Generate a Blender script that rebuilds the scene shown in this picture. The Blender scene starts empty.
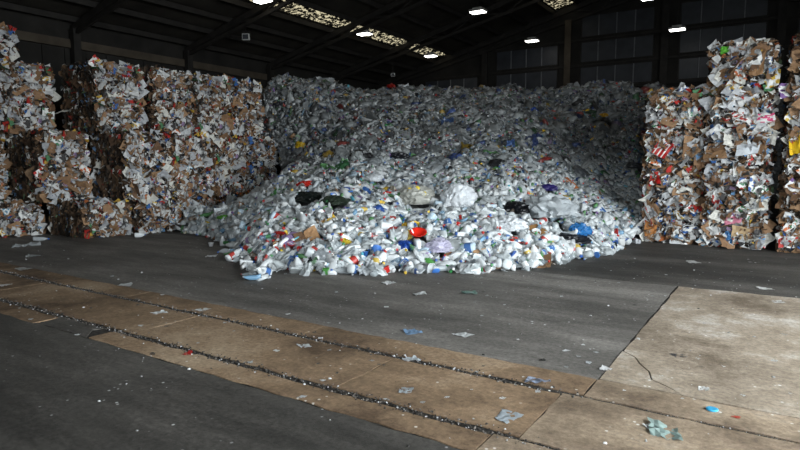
import bpy, bmesh, math, random
import numpy as np
from mathutils import Matrix, Vector, noise

random.seed(7)
rng = np.random.default_rng(11)
scene = bpy.context.scene
C = scene.collection

# ------------------------------------------------------------------ camera
FPX, CAM_H = 580.0, 1.6
PITCH = math.atan(60 / FPX)
cam = bpy.data.cameras.new('camera')
cam.sensor_width = 36.0
cam.lens = 36.0 * FPX / 800.0
cam.clip_end = 200
cam_o = bpy.data.objects.new('camera', cam)
C.objects.link(cam_o)
cam_o.location = (0, 0, CAM_H)
cam_o.rotation_euler = (math.pi / 2 - PITCH, 0, 0)
scene.camera = cam_o

# ------------------------------------------------------------------ sky, daylight door, exposure
world = bpy.data.worlds.new('overcast_sky')
scene.world = world
world.use_nodes = True
wb = world.node_tree.nodes['Background']
wb.inputs['Color'].default_value = (0.90, 0.97, 1.0, 1)
wb.inputs['Strength'].default_value = 16.5

vs = scene.view_settings
vs.view_transform = 'Standard'
vs.look = 'None'
vs.exposure = 0.0
vs.gamma = 1.0
vs.use_curve_mapping = False

# the hall runs along U (depth); V points to its right-hand wall
ANG = math.radians(33.092)
U = Vector((math.sin(ANG), math.cos(ANG), 0))
V = Vector((math.cos(ANG), -math.sin(ANG), 0))
ROT = -ANG                                   # turns local x onto V and local y onto U
HALL = Matrix.Rotation(ROT, 4, 'Z')          # hall frame: local x = v, local y = u

V_LEFT, V_RIGHT, U_BACK, U_FRONT = -20.0, 5.2, 28.3, -6.0
DOOR_U0, DOOR_U1, DOOR_H = -0.5, 8.8, 5.6

pl = bpy.data.lights.new('doorway_daylight', 'AREA')
pl.shape = 'RECTANGLE'
pl.size, pl.size_y = DOOR_U1 - DOOR_U0, DOOR_H
pl.cycles.is_portal = True
po = bpy.data.objects.new('doorway_daylight', pl)
C.objects.link(po)
po.matrix_world = HALL @ Matrix.Translation((V_RIGHT + 0.1, (DOOR_U0 + DOOR_U1) / 2, DOOR_H / 2)) @ \
    Matrix(((0, 0, 1, 0), (1, 0, 0, 0), (0, 1, 0, 0), (0, 0, 0, 1)))


FRONT_V0, FRONT_V1, FRONT_H = -1.5, 2.5, 3.8  # unseen front opening, added to fill the shade on the pile
pl2 = bpy.data.lights.new('added_front_fill_opening', 'AREA')
pl2.shape = 'RECTANGLE'
pl2.size, pl2.size_y = FRONT_V1 - FRONT_V0, FRONT_H
pl2.cycles.is_portal = True
po2 = bpy.data.objects.new('added_front_fill_opening', pl2)
C.objects.link(po2)
po2.matrix_world = HALL @ Matrix.Translation(((FRONT_V0 + FRONT_V1) / 2, U_FRONT - 0.1, FRONT_H / 2)) @ \
    Matrix(((1, 0, 0, 0), (0, 0, -1, 0), (0, 1, 0, 0), (0, 0, 0, 1)))


def hp(u, v, z=0.0):
    return U * u + V * v + Vector((0, 0, z))


def ray(px, py):
    x, y = (px - 400) / FPX, (225 - py) / FPX
    f = Vector((0, math.cos(PITCH), -math.sin(PITCH)))
    up = Vector((0, math.sin(PITCH), math.cos(PITCH)))
    return f + up * y + Vector((x, 0, 0))


def on_ground(px, py, z=0.0):
    d = ray(px, py)
    t = (z - CAM_H) / d.z
    return Vector((0, 0, CAM_H)) + d * t


# ------------------------------------------------------------------ materials
def lin(r, g, b):
    f = lambda c: (c / 255 / 12.92) if c / 255 <= 0.04045 else ((c / 255 + 0.055) / 1.055) ** 2.4
    return (f(r), f(g), f(b), 1)


def new_mat(name):
    m = bpy.data.materials.new(name)
    m.use_nodes = True
    nt = m.node_tree
    return m, nt, nt.nodes['Principled BSDF'], nt.nodes['Material Output']


def nd(nt, t, **kw):
    n = nt.nodes.new(t)
    for k, v in kw.items():
        setattr(n, k, v)
    return n


def ramp(nt, stops):
    r = nd(nt, 'ShaderNodeValToRGB')
    e = r.color_ramp.elements
    while len(e) < len(stops):
        e.new(0.5)
    for el, (p, c) in zip(e, stops):
        el.position = p
        el.color = c
    return r


def noise_mat(name, c1, c2, scale=4.0, rough=0.8, bump=0.0, detail=6, spec=0.3, metallic=0.0):
    m, nt, p, out = new_mat(name)
    tc = nd(nt, 'ShaderNodeTexCoord')
    n = nd(nt, 'ShaderNodeTexNoise')
    n.inputs['Scale'].default_value = scale
    n.inputs['Detail'].default_value = detail
    nt.links.new(tc.outputs['Object'], n.inputs['Vector'])
    r = ramp(nt, [(0.32, c1), (0.68, c2)])
    nt.links.new(n.outputs['Fac'], r.inputs['Fac'])
    nt.links.new(r.outputs['Color'], p.inputs['Base Color'])
    p.inputs['Roughness'].default_value = rough
    p.inputs['Specular IOR Level'].default_value = spec
    p.inputs['Metallic'].default_value = metallic
    if bump:
        b = nd(nt, 'ShaderNodeBump')
        b.inputs['Strength'].default_value = bump
        b.inputs['Distance'].default_value = 0.02
        nt.links.new(n.outputs['Fac'], b.inputs['Height'])
        nt.links.new(b.outputs['Normal'], p.inputs['Normal'])
    return m


def tint_mat(name, source, rough=0.5, spec=0.5, vary=0.18, scale=14.0, alpha=1.0, transl=0.0):
    """source: 'object' takes the object's own colour, 'attr' the colour stored on the mesh."""
    m, nt, p, out = new_mat(name)
    if source == 'object':
        s = nd(nt, 'ShaderNodeObjectInfo')
    else:
        s = nd(nt, 'ShaderNodeAttribute', attribute_name='tint')
    tc = nd(nt, 'ShaderNodeTexCoord')
    n = nd(nt, 'ShaderNodeTexNoise')
    n.inputs['Scale'].default_value = scale
    n.inputs['Detail'].default_value = 4
    nt.links.new(tc.outputs['Object'], n.inputs['Vector'])
    mr = nd(nt, 'ShaderNodeMapRange')
    mr.inputs['From Min'].default_value = 0.3
    mr.inputs['From Max'].default_value = 0.7
    mr.inputs['To Min'].default_value = 1.0 - vary
    mr.inputs['To Max'].default_value = 1.0
    nt.links.new(n.outputs['Fac'], mr.inputs['Value'])
    mx = nd(nt, 'ShaderNodeVectorMath', operation='SCALE')
    nt.links.new(s.outputs['Color'], mx.inputs[0])
    nt.links.new(mr.outputs['Result'], mx.inputs['Scale'])
    nt.links.new(mx.outputs['Vector'], p.inputs['Base Color'])
    p.inputs['Roughness'].default_value = rough
    p.inputs['Specular IOR Level'].default_value = spec
    p.inputs['Alpha'].default_value = alpha
    if transl:
        t = nd(nt, 'ShaderNodeBsdfTranslucent')
        nt.links.new(mx.outputs['Vector'], t.inputs['Color'])
        mix = nd(nt, 'ShaderNodeMixShader')
        mix.inputs['Fac'].default_value = transl
        nt.links.new(p.outputs['BSDF'], mix.inputs[1])
        nt.links.new(t.outputs['BSDF'], mix.inputs[2])
        nt.links.new(mix.outputs['Shader'], out.inputs['Surface'])
    return m


def ground_mat(name, c1, c2, c3, speck, rough0, rough1, streak=False):
    """worn ground: two-tone base, stains, aggregate grain and fine pale specks"""
    m, nt, p, out = new_mat(name)
    g = nd(nt, 'ShaderNodeNewGeometry')
    mp = nd(nt, 'ShaderNodeMapping')
    mp.inputs['Rotation'].default_value = (0, 0, ANG)
    nt.links.new(g.outputs['Position'], mp.inputs['Vector'])
    big = nd(nt, 'ShaderNodeTexNoise')
    big.inputs['Scale'].default_value = 0.55
    big.inputs['Detail'].default_value = 9
    big.inputs['Roughness'].default_value = 0.72
    if streak:
        st = nd(nt, 'ShaderNodeMapping')
        st.inputs['Scale'].default_value = (0.45, 1.6, 1)
        nt.links.new(mp.outputs['Vector'], st.inputs['Vector'])
        nt.links.new(st.outputs['Vector'], big.inputs['Vector'])
    else:
        nt.links.new(mp.outputs['Vector'], big.inputs['Vector'])
    r = ramp(nt, [(0.39, c1), (0.52, c2), (0.66, c3)])
    nt.links.new(big.outputs['Fac'], r.inputs['Fac'])
    fine = nd(nt, 'ShaderNodeTexNoise')
    fine.inputs['Scale'].default_value = 24
    fine.inputs['Detail'].default_value = 10
    fine.inputs['Roughness'].default_value = 0.78
    nt.links.new(mp.outputs['Vector'], fine.inputs['Vector'])
    fr = ramp(nt, [(0.36, (0.6, 0.6, 0.6, 1)), (0.64, (1.25, 1.25, 1.25, 1))])
    nt.links.new(fine.outputs['Fac'], fr.inputs['Fac'])
    mul = nd(nt, 'ShaderNodeMix', data_type='RGBA', blend_type='MULTIPLY')
    mul.inputs['Factor'].default_value = 1
    nt.links.new(r.outputs['Color'], mul.inputs['A'])
    nt.links.new(fr.outputs['Color'], mul.inputs['B'])
    vor = nd(nt, 'ShaderNodeTexVoronoi')
    vor.inputs['Scale'].default_value = 11
    nt.links.new(mp.outputs['Vector'], vor.inputs['Vector'])
    vr = ramp(nt, [(0.07, (1, 1, 1, 1)), (0.14, (0, 0, 0, 1))])
    nt.links.new(vor.outputs['Distance'], vr.inputs['Fac'])
    gate = nd(nt, 'ShaderNodeTexNoise')
    gate.inputs['Scale'].default_value = 2.2
    gate.inputs['Detail'].default_value = 5
    nt.links.new(mp.outputs['Vector'], gate.inputs['Vector'])
    gr = ramp(nt, [(0.52, (0, 0, 0, 1)), (0.60, (1, 1, 1, 1))])
    nt.links.new(gate.outputs['Fac'], gr.inputs['Fac'])
    mm = nd(nt, 'ShaderNodeMath', operation='MULTIPLY')
    nt.links.new(vr.outputs['Color'], mm.inputs[0])
    nt.links.new(gr.outputs['Color'], mm.inputs[1])
    sp = nd(nt, 'ShaderNodeMix', data_type='RGBA')
    nt.links.new(mm.outputs['Value'], sp.inputs['Factor'])
    nt.links.new(mul.outputs['Result'], sp.inputs['A'])
    sp.inputs['B'].default_value = speck
    nt.links.new(sp.outputs['Result'], p.inputs['Base Color'])
    rr = nd(nt, 'ShaderNodeMapRange')
    rr.inputs['To Min'].default_value = rough0
    rr.inputs['To Max'].default_value = rough1
    nt.links.new(gate.outputs['Fac'], rr.inputs['Value'])
    nt.links.new(rr.outputs['Result'], p.inputs['Roughness'])
    p.inputs['Specular IOR Level'].default_value = 0.35
    b = nd(nt, 'ShaderNodeBump')
    b.inputs['Strength'].default_value = 0.35
    b.inputs['Distance'].default_value = 0.012
    nt.links.new(fine.outputs['Fac'], b.inputs['Height'])
    nt.links.new(b.outputs['Normal'], p.inputs['Normal'])
    return m


M = {}
M['asphalt_dusty'] = ground_mat('dusty_asphalt', lin(86, 83, 79), lin(114, 110, 105), lin(146, 141, 135), lin(205, 205, 204), 0.5, 0.8, True)
M['asphalt'] = ground_mat('asphalt', lin(58, 56, 53), lin(80, 77, 73), lin(106, 102, 97), lin(190, 190, 190), 0.5, 0.8, True)
M['band'] = ground_mat('brown_concrete', lin(92, 74, 57), lin(144, 120, 95), lin(180, 158, 132), lin(215, 208, 198), 0.7, 0.9)
M['band_pale'] = ground_mat('pale_brown_concrete', lin(108, 92, 76), lin(156, 138, 117), lin(196, 182, 164), lin(220, 215, 206), 0.65, 0.88)
M['slab'] = ground_mat('beige_concrete', lin(112, 99, 84), lin(160, 146, 129), lin(206, 200, 192), lin(225, 222, 216), 0.6, 0.85)
M['dirt'] = noise_mat('groove_dirt', lin(30, 28, 26), lin(70, 66, 62), 25, 0.9, 0.6)
M['gravel'] = tint_mat('gravel_grit', 'attr', 0.8, 0.3)
M['wall'] = noise_mat('dark_sheet_wall', lin(32, 30, 28), lin(46, 44, 41), 1.4, 0.85)
M['roof'] = noise_mat('weathered_roof_sheet', lin(40, 37, 33), lin(60, 56, 50), 1.2, 0.9)
M['steel'] = noise_mat('dark_painted_steel', lin(34, 32, 30), lin(48, 45, 42), 3.0, 0.7)
M['railm'] = noise_mat('grey_brown_rail', lin(66, 58, 49), lin(84, 76, 65), 2.0, 0.8)
M['pane'] = noise_mat('dusty_pane', lin(44, 47, 53), lin(58, 61, 67), 2.5, 0.45, spec=0.5)
M['mullion'] = noise_mat('grey_mullion', lin(108, 110, 114), lin(128, 130, 134), 4, 0.7)
M['housing'] = noise_mat('lamp_housing', lin(130, 130, 128), lin(165, 165, 160), 6, 0.6)
M['white_box'] = noise_mat('white_lamp_casing', lin(205, 205, 205), lin(230, 230, 228), 6, 0.6)

m, nt, p, out = new_mat('lamp_diffuser')
p.inputs['Base Color'].default_value = (0.9, 0.9, 0.9, 1)
p.inputs['Emission Color'].default_value = (1.0, 0.98, 0.93, 1)
p.inputs['Emission Strength'].default_value = 9.0
M['diffuser'] = m

# dirty skylight sheet: clear bits between leaves and moss
m, nt, p, out = new_mat('mossy_skylight')
tc = nd(nt, 'ShaderNodeTexCoord')
n1 = nd(nt, 'ShaderNodeTexNoise')
n1.inputs['Scale'].default_value = 7.0
n1.inputs['Detail'].default_value = 5
n1.inputs['Roughness'].default_value = 0.7
nt.links.new(tc.outputs['Object'], n1.inputs['Vector'])
r1 = ramp(nt, [(0.49, (0, 0, 0, 1)), (0.52, (1, 1, 1, 1))])
nt.links.new(n1.outputs['Fac'], r1.inputs['Fac'])
tr = nd(nt, 'ShaderNodeBsdfTransparent')
tr.inputs['Color'].default_value = (0.22, 0.20, 0.16, 1)
p.inputs['Base Color'].default_value = lin(50, 45, 36)
p.inputs['Roughness'].default_value = 0.9
mix = nd(nt, 'ShaderNodeMixShader')
nt.links.new(r1.outputs['Color'], mix.inputs['Fac'])
nt.links.new(p.outputs['BSDF'], mix.inputs[1])
nt.links.new(tr.outputs['BSDF'], mix.inputs[2])
nt.links.new(mix.outputs['Shader'], out.inputs['Surface'])
M['skylight'] = m

M['bale_core'] = noise_mat('compressed_card_core', lin(30, 26, 22), lin(62, 54, 45), 9, 0.9, 0.8)
M['scrap'] = tint_mat('paper_scraps', 'attr', 0.75, 0.25, 0.22)
M['sheet'] = tint_mat('paper_and_card', 'object', 0.7, 0.25, 0.25, 5)
M['mound'] = noise_mat('packed_film_rubbish', lin(58, 60, 60), lin(128, 130, 130), 11, 0.6, 1.0)
M['plastic_stuff'] = tint_mat('mixed_plastic', 'attr', 0.34, 0.5, 0.15)
M['plastic'] = tint_mat('plastic', 'object', 0.34, 0.5, 0.10)
M['clear'] = tint_mat('clear_plastic', 'object', 0.14, 0.6, 0.08, alpha=0.5)
M['film'] = tint_mat('plastic_film', 'object', 0.28, 0.5, 0.15, 6, transl=0.25)
M['metal_can'] = tint_mat('can_metal', 'object', 0.3, 0.6, 0.1)

# printed sheets: blocks of ink on the sheet colour
m, nt, p, out = new_mat('printed_sheet')
oi = nd(nt, 'ShaderNodeObjectInfo')
tc = nd(nt, 'ShaderNodeTexCoord')
vo = nd(nt, 'ShaderNodeTexVoronoi', distance='CHEBYCHEV')
vo.inputs['Scale'].default_value = 3.2
nt.links.new(tc.outputs['Object'], vo.inputs['Vector'])
st = nd(nt, 'ShaderNodeSeparateColor')
nt.links.new(vo.outputs['Color'], st.inputs['Color'])
rp = ramp(nt, [(0.44, (0, 0, 0, 1)), (0.46, (1, 1, 1, 1))])
nt.links.new(st.outputs['Red'], rp.inputs['Fac'])
mx = nd(nt, 'ShaderNodeMix', data_type='RGBA')
nt.links.new(rp.outputs['Color'], mx.inputs['Factor'])
mx.inputs['A'].default_value = lin(222, 222, 220)
nt.links.new(oi.outputs['Color'], mx.inputs['B'])
nt.links.new(mx.outputs['Result'], p.inputs['Base Color'])
p.inputs['Roughness'].default_value = 0.55
M['printed'] = m

# a sheet with nested chevron stripes
m, nt, p, out = new_mat('chevron_print')
tc = nd(nt, 'ShaderNodeTexCoord')
sx = nd(nt, 'ShaderNodeSeparateXYZ')
nt.links.new(tc.outputs['Object'], sx.inputs['Vector'])
ab = nd(nt, 'ShaderNodeMath', operation='MAXIMUM')
nt.links.new(sx.outputs['X'], ab.inputs[0])
nt.links.new(sx.outputs['Y'], ab.inputs[1])
mu = nd(nt, 'ShaderNodeMath', operation='MULTIPLY')
mu.inputs[1].default_value = 24.0
nt.links.new(ab.outputs['Value'], mu.inputs[0])
sn = nd(nt, 'ShaderNodeMath', operation='SINE')
nt.links.new(mu.outputs['Value'], sn.inputs[0])
rp = ramp(nt, [(0.48, lin(175, 35, 30)), (0.52, lin(225, 222, 218))])
nt.links.new(sn.outputs['Value'], rp.inputs['Fac'])
nt.links.new(rp.outputs['Color'], p.inputs['Base Color'])
M['chevron'] = m


# ------------------------------------------------------------------ object helpers
def mesh_np(name, v, faces, mat, smooth=False):
    me = bpy.data.meshes.new(name)
    me.from_pydata([tuple(map(float, q)) for q in v], [], [tuple(f) for f in faces])
    me.materials.append(mat)
    if smooth:
        me.polygons.foreach_set('use_smooth', [True] * len(me.polygons))
    me.update()
    return me


def link(name, data, parent=None, mw=None):
    o = bpy.data.objects.new(name, data)
    C.objects.link(o)
    if parent is not None:
        o.parent = parent
    if mw is not None:
        o.matrix_basis = mw
    return o


def tag(o, label=None, cat=None, group=None, kind=None):
    if label:
        o['label'] = label
    if cat:
        o['category'] = cat
    if group:
        o['group'] = group
    if kind:
        o['kind'] = kind
    return o


class MB:
    """collects boxes and bars in the hall frame (v, u, z)"""
    def __init__(s):
        s.v, s.f = [], []

    def hexa(s, c):
        b = len(s.v)
        s.v += [tuple(q) for q in c]
        s.f += [tuple(b + i for i in f) for f in ((3, 2, 1, 0), (4, 5, 6, 7), (0, 1, 5, 4), (1, 2, 6, 5), (2, 3, 7, 6), (3, 0, 4, 7))]
        return s

    def box(s, v0, v1, u0, u1, z0, z1):
        return s.hexa([(v0, u0, z0), (v1, u0, z0), (v1, u1, z0), (v0, u1, z0), (v0, u0, z1), (v1, u0, z1), (v1, u1, z1), (v0, u1, z1)])

    def bar(s, a, b, w, h=None):
        h = h or w
        a, b = Vector(a), Vector(b)
        d = (b - a).normalized()
        up = Vector((0, 0, 1)) if abs(d.z) < 0.95 else Vector((0, 1, 0))
        x = d.cross(up).normalized() * (w / 2)
        y = x.cross(d).normalized() * (h / 2)
        return s.hexa([a - x - y, a + x - y, a + x + y, a - x + y, b - x - y, b + x - y, b + x + y, b - x + y])

    def slab(s, pts, t):
        """polygon pts (v,u,z) in order, thickened upwards by t"""
        b, n = len(s.v), len(pts)
        s.v += [tuple(q) for q in pts] + [(q[0], q[1], q[2] + t) for q in pts]
        s.f.append(tuple(b + n - 1 - i for i in range(n)))
        s.f.append(tuple(b + n + i for i in range(n)))
        for i in range(n):
            j = (i + 1) % n
            s.f.append((b + i, b + j, b + n + j, b + n + i))
        return s

    def build(s, name, mat, parent=None, world=True):
        me = mesh_np(name, s.v, s.f, mat)
        return link(name, me, parent, None if parent is not None else (HALL.copy() if world else None))


def empty(name, mw):
    o = bpy.data.objects.new(name, None)
    o.empty_display_size = 0.2
    C.objects.link(o)
    o.matrix_basis = mw
    return o


# ------------------------------------------------------------------ the hall: floor
floor = MB().box(V_LEFT - 0.3, V_RIGHT + 14, U_FRONT - 12, U_BACK + 0.3, -0.35, -0.010).build('floor', M['dirt'])
tag(floor, 'dark asphalt and brown concrete hall floor with dirt filled grooves', kind='structure')


def jag(a, b, step, amp):
    a, b = Vector(a), Vector(b)
    n = max(1, int((b - a).length / step))
    out = []
    for i in range(n):
        q = a.lerp(b, i / n)
        j = random.uniform(-amp, amp) if i else 0
        nrm = Vector((-(b - a).y, (b - a).x)).normalized()
        out.append(q + nrm * j)
    return out


def ground_piece(name, corners, mat, top=0.0, amp=0.012, step=0.13):
    """a paving piece with chipped edges; corners (v,u) counter-clockwise"""
    pts = []
    for i in range(len(corners)):
        pts += jag(corners[i], corners[(i + 1) % len(corners)], step, amp)
    mb = MB().slab([(q.x, q.y, top - 0.06) for q in pts], 0.06)
    return mb.build(name, mat, floor)


def rect(v0, v1, u0, u1):
    return [(v0, u0), (v1, u0), (v1, u1), (v0, u1)]


ground_piece('asphalt_paving', rect(-1.06 - 19, -1.06, 4.34, 8.36), M['asphalt_dusty'], -0.004, 0.008)
ground_piece('asphalt_paving', rect(-20, V_RIGHT, 8.37, U_BACK), M['asphalt'], -0.003, 0.02, 0.3)
ground_piece('asphalt_paving', rect(-20, V_RIGHT, -3.0, 2.82), M['asphalt'], -0.003, 0.012)
ground_piece('asphalt_paving', rect(-20, V_RIGHT, U_FRONT - 12, -3.02), M['asphalt'], -0.003, 0.012, 0.4)
ground_piece('asphalt_paving', rect(V_RIGHT + 0.02, V_RIGHT + 14, U_FRONT - 12, U_BACK), M['asphalt'], -0.003, 0.012, 0.6)
ground_piece('asphalt_paving', [(-6.25, 2.83), (-5.35, 2.83), (-5.55, 3.0), (-5.5, 3.09), (-6.3, 3.09)], M['asphalt'], -0.004)


def band(u0, u1, v0, v1, cuts):
    vs_ = [v0] + cuts + [v1]
    for a, b in zip(vs_[:-1], vs_[1:]):
        t = random.uniform(-0.12, 0.12)
        right = a > -1.4
        w0 = 0.018 if right and u0 > 3.1 else 0.0
        w1 = 0.022 if right and 3.0 < u1 < 4.0 else 0.0
        ground_piece('concrete_slab', rect(a + 0.006, b - 0.006, u0 - w0, u1 + w1), M['band_pale' if right else 'band'], 0.0, 0.009 if right else 0.014)


band(3.985, 4.335, -20, V_RIGHT, [-16.6, -13.2, -9.9, -6.6, -3.72, -1.06, 1.9])
band(3.145, 3.91, -20, V_RIGHT, [-15.8, -12.1, -8.3, -5.1, -2.6, -1.2, 2.1])
band(2.835, 3.07, -5.32, V_RIGHT, [-1.35, 2.2])
band(2.80, 3.05, -20, -6.28, [-10.5])

# beige slab on the right, broken by a running crack
crack = [(-1.05, 5.13), (-0.93, 5.02), (-0.86, 4.86), (-0.77, 4.72), (-0.72, 4.55), (-0.60, 4.46), (-0.49, 4.36)]
crack_b = [(v + 0.011, u + 0.008) for v, u in crack]
sl = MB().slab([(v, u, -0.06) for v, u in ([(-1.045, 4.35)] + [crack[-1]] + crack[-2::-1])], 0.061)
sl.build('concrete_slab', M['slab'], floor)
big = jag((-1.035, 8.36), (-1.04, 5.16), 0.13, 0.012) + [Vector(q) for q in crack_b[:-1]] + [Vector((-0.478, 4.35))] + \
    jag((3.2, 4.35), (3.2, 8.36), 0.3, 0.006) + jag((3.2, 8.36), (-1.03, 8.36), 0.13, 0.03)
MB().slab([(q.x, q.y, -0.06) for q in big], 0.061).build('concrete_slab', M['slab'], floor)
ground_piece('concrete_slab', rect(3.215, V_RIGHT, 4.35, 8.36), M['slab'], 0.0)

# ------------------------------------------------------------------ the hall: walls, roof, steel
RIDGE_V, SL = -5.2, 0.25


def roof_z(v):
    zl = 7.45 + SL * (RIDGE_V + 15.6)
    return zl - SL * abs(v - RIDGE_V)


wl = MB().box(V_LEFT - 0.25, V_LEFT, U_FRONT, U_BACK, -0.1, roof_z(V_LEFT) + 0.1).build('wall_left', M['wall'])
tag(wl, kind='structure')
MB().box(V_LEFT, V_LEFT + 0.16, U_FRONT, U_BACK - 0.05, 5.45, 5.72).build('sheeting_rail', M['railm'], wl)
MB().box(V_LEFT, V_LEFT + 0.10, U_FRONT, U_BACK - 0.05, 3.1, 3.3).build('sheeting_rail', M['railm'], wl)
for i in range(34):
    MB().box(V_LEFT, V_LEFT + 0.05, 4 + i * 0.71, 4 + i * 0.71 + 0.68, 3.32, 5.43).build('wall_panel', M['wall'], wl)


def gable(name, u0, u1):
    mb = MB()
    prof = [(V_LEFT - 0.25, -0.1), (V_RIGHT + 0.25, -0.1), (V_RIGHT + 0.25, roof_z(V_RIGHT)), (RIDGE_V, roof_z(RIDGE_V)), (V_LEFT - 0.25, roof_z(V_LEFT))]
    n = len(prof)
    mb.v = [(a, u0, z) for a, z in prof] + [(a, u1, z) for a, z in prof]
    mb.f = [tuple(range(n)), tuple(range(2 * n - 1, n - 1, -1))] + [((i + 1) % n, i, n + i, n + (i + 1) % n) for i in range(n)]
    o = mb.build(name, M['wall'])
    tag(o, kind='structure')
    return o


wb_ = gable('wall_back', U_BACK, U_BACK + 0.25)
zr = roof_z(V_RIGHT)
wf = MB()  # front wall, with the added fill opening left in it
for pr in ([(V_LEFT - 0.25, -0.1), (FRONT_V0, -0.1), (FRONT_V0, roof_z(FRONT_V0)), (RIDGE_V, roof_z(RIDGE_V)), (V_LEFT - 0.25, roof_z(V_LEFT))],
           [(FRONT_V0, FRONT_H), (FRONT_V1, FRONT_H), (FRONT_V1, roof_z(FRONT_V1)), (FRONT_V0, roof_z(FRONT_V0))],
           [(FRONT_V1, -0.1), (V_RIGHT + 0.25, -0.1), (V_RIGHT + 0.25, zr), (FRONT_V1, roof_z(FRONT_V1))]):
    b0, n = len(wf.v), len(pr)
    wf.v += [(a, U_FRONT - 0.25, z) for a, z in pr] + [(a, U_FRONT, z) for a, z in pr]
    wf.f += [tuple(b0 + i for i in range(n)), tuple(b0 + i for i in range(2 * n - 1, n - 1, -1))] + [(b0 + (i + 1) % n, b0 + i, b0 + n + i, b0 + n + (i + 1) % n) for i in range(n)]
tag(wf.build('wall_front', M['wall']), kind='structure')
wr = MB().box(V_RIGHT, V_RIGHT + 0.25, DOOR_U1, U_BACK, -0.1, zr).box(V_RIGHT, V_RIGHT + 0.25, U_FRONT, DOOR_U0, -0.1, zr) \
    .box(V_RIGHT, V_RIGHT + 0.25, DOOR_U0, DOOR_U1, DOOR_H, zr).build('wall_right', M['wall'])
tag(wr, kind='structure')

BAYS = [28.25 - 4.4 * i for i in range(9)]            # frame lines, back to front
STRIPS = [(-16.05, -15.0), (-9.45, -8.4)]


def roof_piece(mb, v0, v1, u0, u1, t=0.05):
    mb.slab([(v0, u0, roof_z(v0)), (v1, u0, roof_z(v1)), (v1, u1, roof_z(v1)), (v0, u1, roof_z(v0))], t)


mb = MB()
U_SKY0 = BAYS[5]
for a, b in ((V_LEFT - 0.3, STRIPS[0][0]), (STRIPS[0][1], STRIPS[1][0]), (STRIPS[1][1], RIDGE_V), (RIDGE_V, V_RIGHT + 0.3)):
    roof_piece(mb, a, b, U_FRONT - 0.3, U_BACK + 0.3)
for a, b in STRIPS:
    roof_piece(mb, a, b, U_FRONT - 0.3, U_SKY0)
    roof_piece(mb, a, b, U_BACK - 0.05, U_BACK + 0.3)
ceil = mb.build('ceiling', M['roof'])
tag(ceil, kind='structure')
for a, b in STRIPS:
    for i in range(5):
        u1, u0 = BAYS[i] - 0.003, BAYS[i + 1] + 0.003
        mb = MB()
        roof_piece(mb, a, b, u0, u1, 0.015)
        mb.build('skylight_panel', M['skylight'], ceil)
# roof lining panels between the purlins
PURL = [-19.6, -18.4, -17.3, -16.1, -14.95, -13.6, -12.2, -10.85, -9.5, -8.35, -7.1, -5.9]
for i in range(7):
    for a, b in zip(PURL[:-1], PURL[1:]):
        if any(a < s1 and b > s0 for s0, s1 in STRIPS):
            continue
        u1, u0 = BAYS[i] - 0.1, BAYS[i + 1] + 0.1
        mb = MB()
        mb.slab([(a + 0.12, u0, roof_z(a + 0.12) - 0.05), (b - 0.12, u0, roof_z(b - 0.12) - 0.05), (b - 0.12, u1, roof_z(b - 0.12) - 0.05), (a + 0.12, u1, roof_z(a + 0.12) - 0.05)], 0.03)
        mb.build('lining_panel', M['roof'], ceil)
for a in PURL + [RIDGE_V + 0.6 + 1.46 * i for i in range(7)]:
    z = roof_z(a) - 0.11
    MB().box(a - 0.04, a + 0.04, U_FRONT, U_BACK, z - 0.10, z + 0.08).build('purlin', M['steel'], ceil)

for i, ub in enumerate(BAYS[:7]):
    ub = ub - (0.2 if i == 0 else 0)
    root = empty('roof_truss', HALL @ Matrix.Translation((0, ub, 0)))
    tag(root, ['black steel roof frame against the back wall', 'black steel roof frame one bay in front of the back wall',
               'black steel roof frame two bays in front of the back wall', 'black steel roof frame above the middle of the pile',
               'black steel roof frame above the front of the pile', 'black steel roof frame above the left bales',
               'black steel roof frame nearest the camera'][i], 'roof truss', 'roof frames')
    rise = 0.62
    c = lambda v, k=0.0: (v, 0, roof_z(v) - 0.30 - k)
    MB().bar(c(V_LEFT + 0.1), c(RIDGE_V), 0.12, 0.2).bar(c(RIDGE_V), c(V_RIGHT - 0.1), 0.12, 0.2).build('top_chord', M['steel'], root)
    MB().bar(c(V_LEFT + 0.1, 0.18), c(RIDGE_V, rise), 0.10, 0.12).bar(c(RIDGE_V, rise), c(V_RIGHT - 0.1, 0.18), 0.10, 0.12).build('bottom_chord', M['steel'], root)
    n = 18
    for j in range(n):
        f0, f1 = j / n, (j + 1) / n
        va, vb = V_LEFT + 0.1 + (V_RIGHT - 0.2 - V_LEFT) * f0, V_LEFT + 0.1 + (V_RIGHT - 0.2 - V_LEFT) * f1
        k = lambda v: 0.18 + (rise - 0.18) * (1 - abs(v - RIDGE_V) / 14.8)
        MB().bar(c(va, k(va)) if j % 2 else c(va), c(vb) if j % 2 else c(vb, k(vb)), 0.05, 0.05).build('web_brace', M['steel'], root)
    if i:
        for s, vv in ((1, V_LEFT + 0.25), (-1, V_RIGHT - 0.2)):
            MB().box(vv - 0.12, vv + 0.12, -0.12, 0.12, 0, roof_z(vv) - 0.35).build('steel_leg', M['steel'], root)

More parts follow.
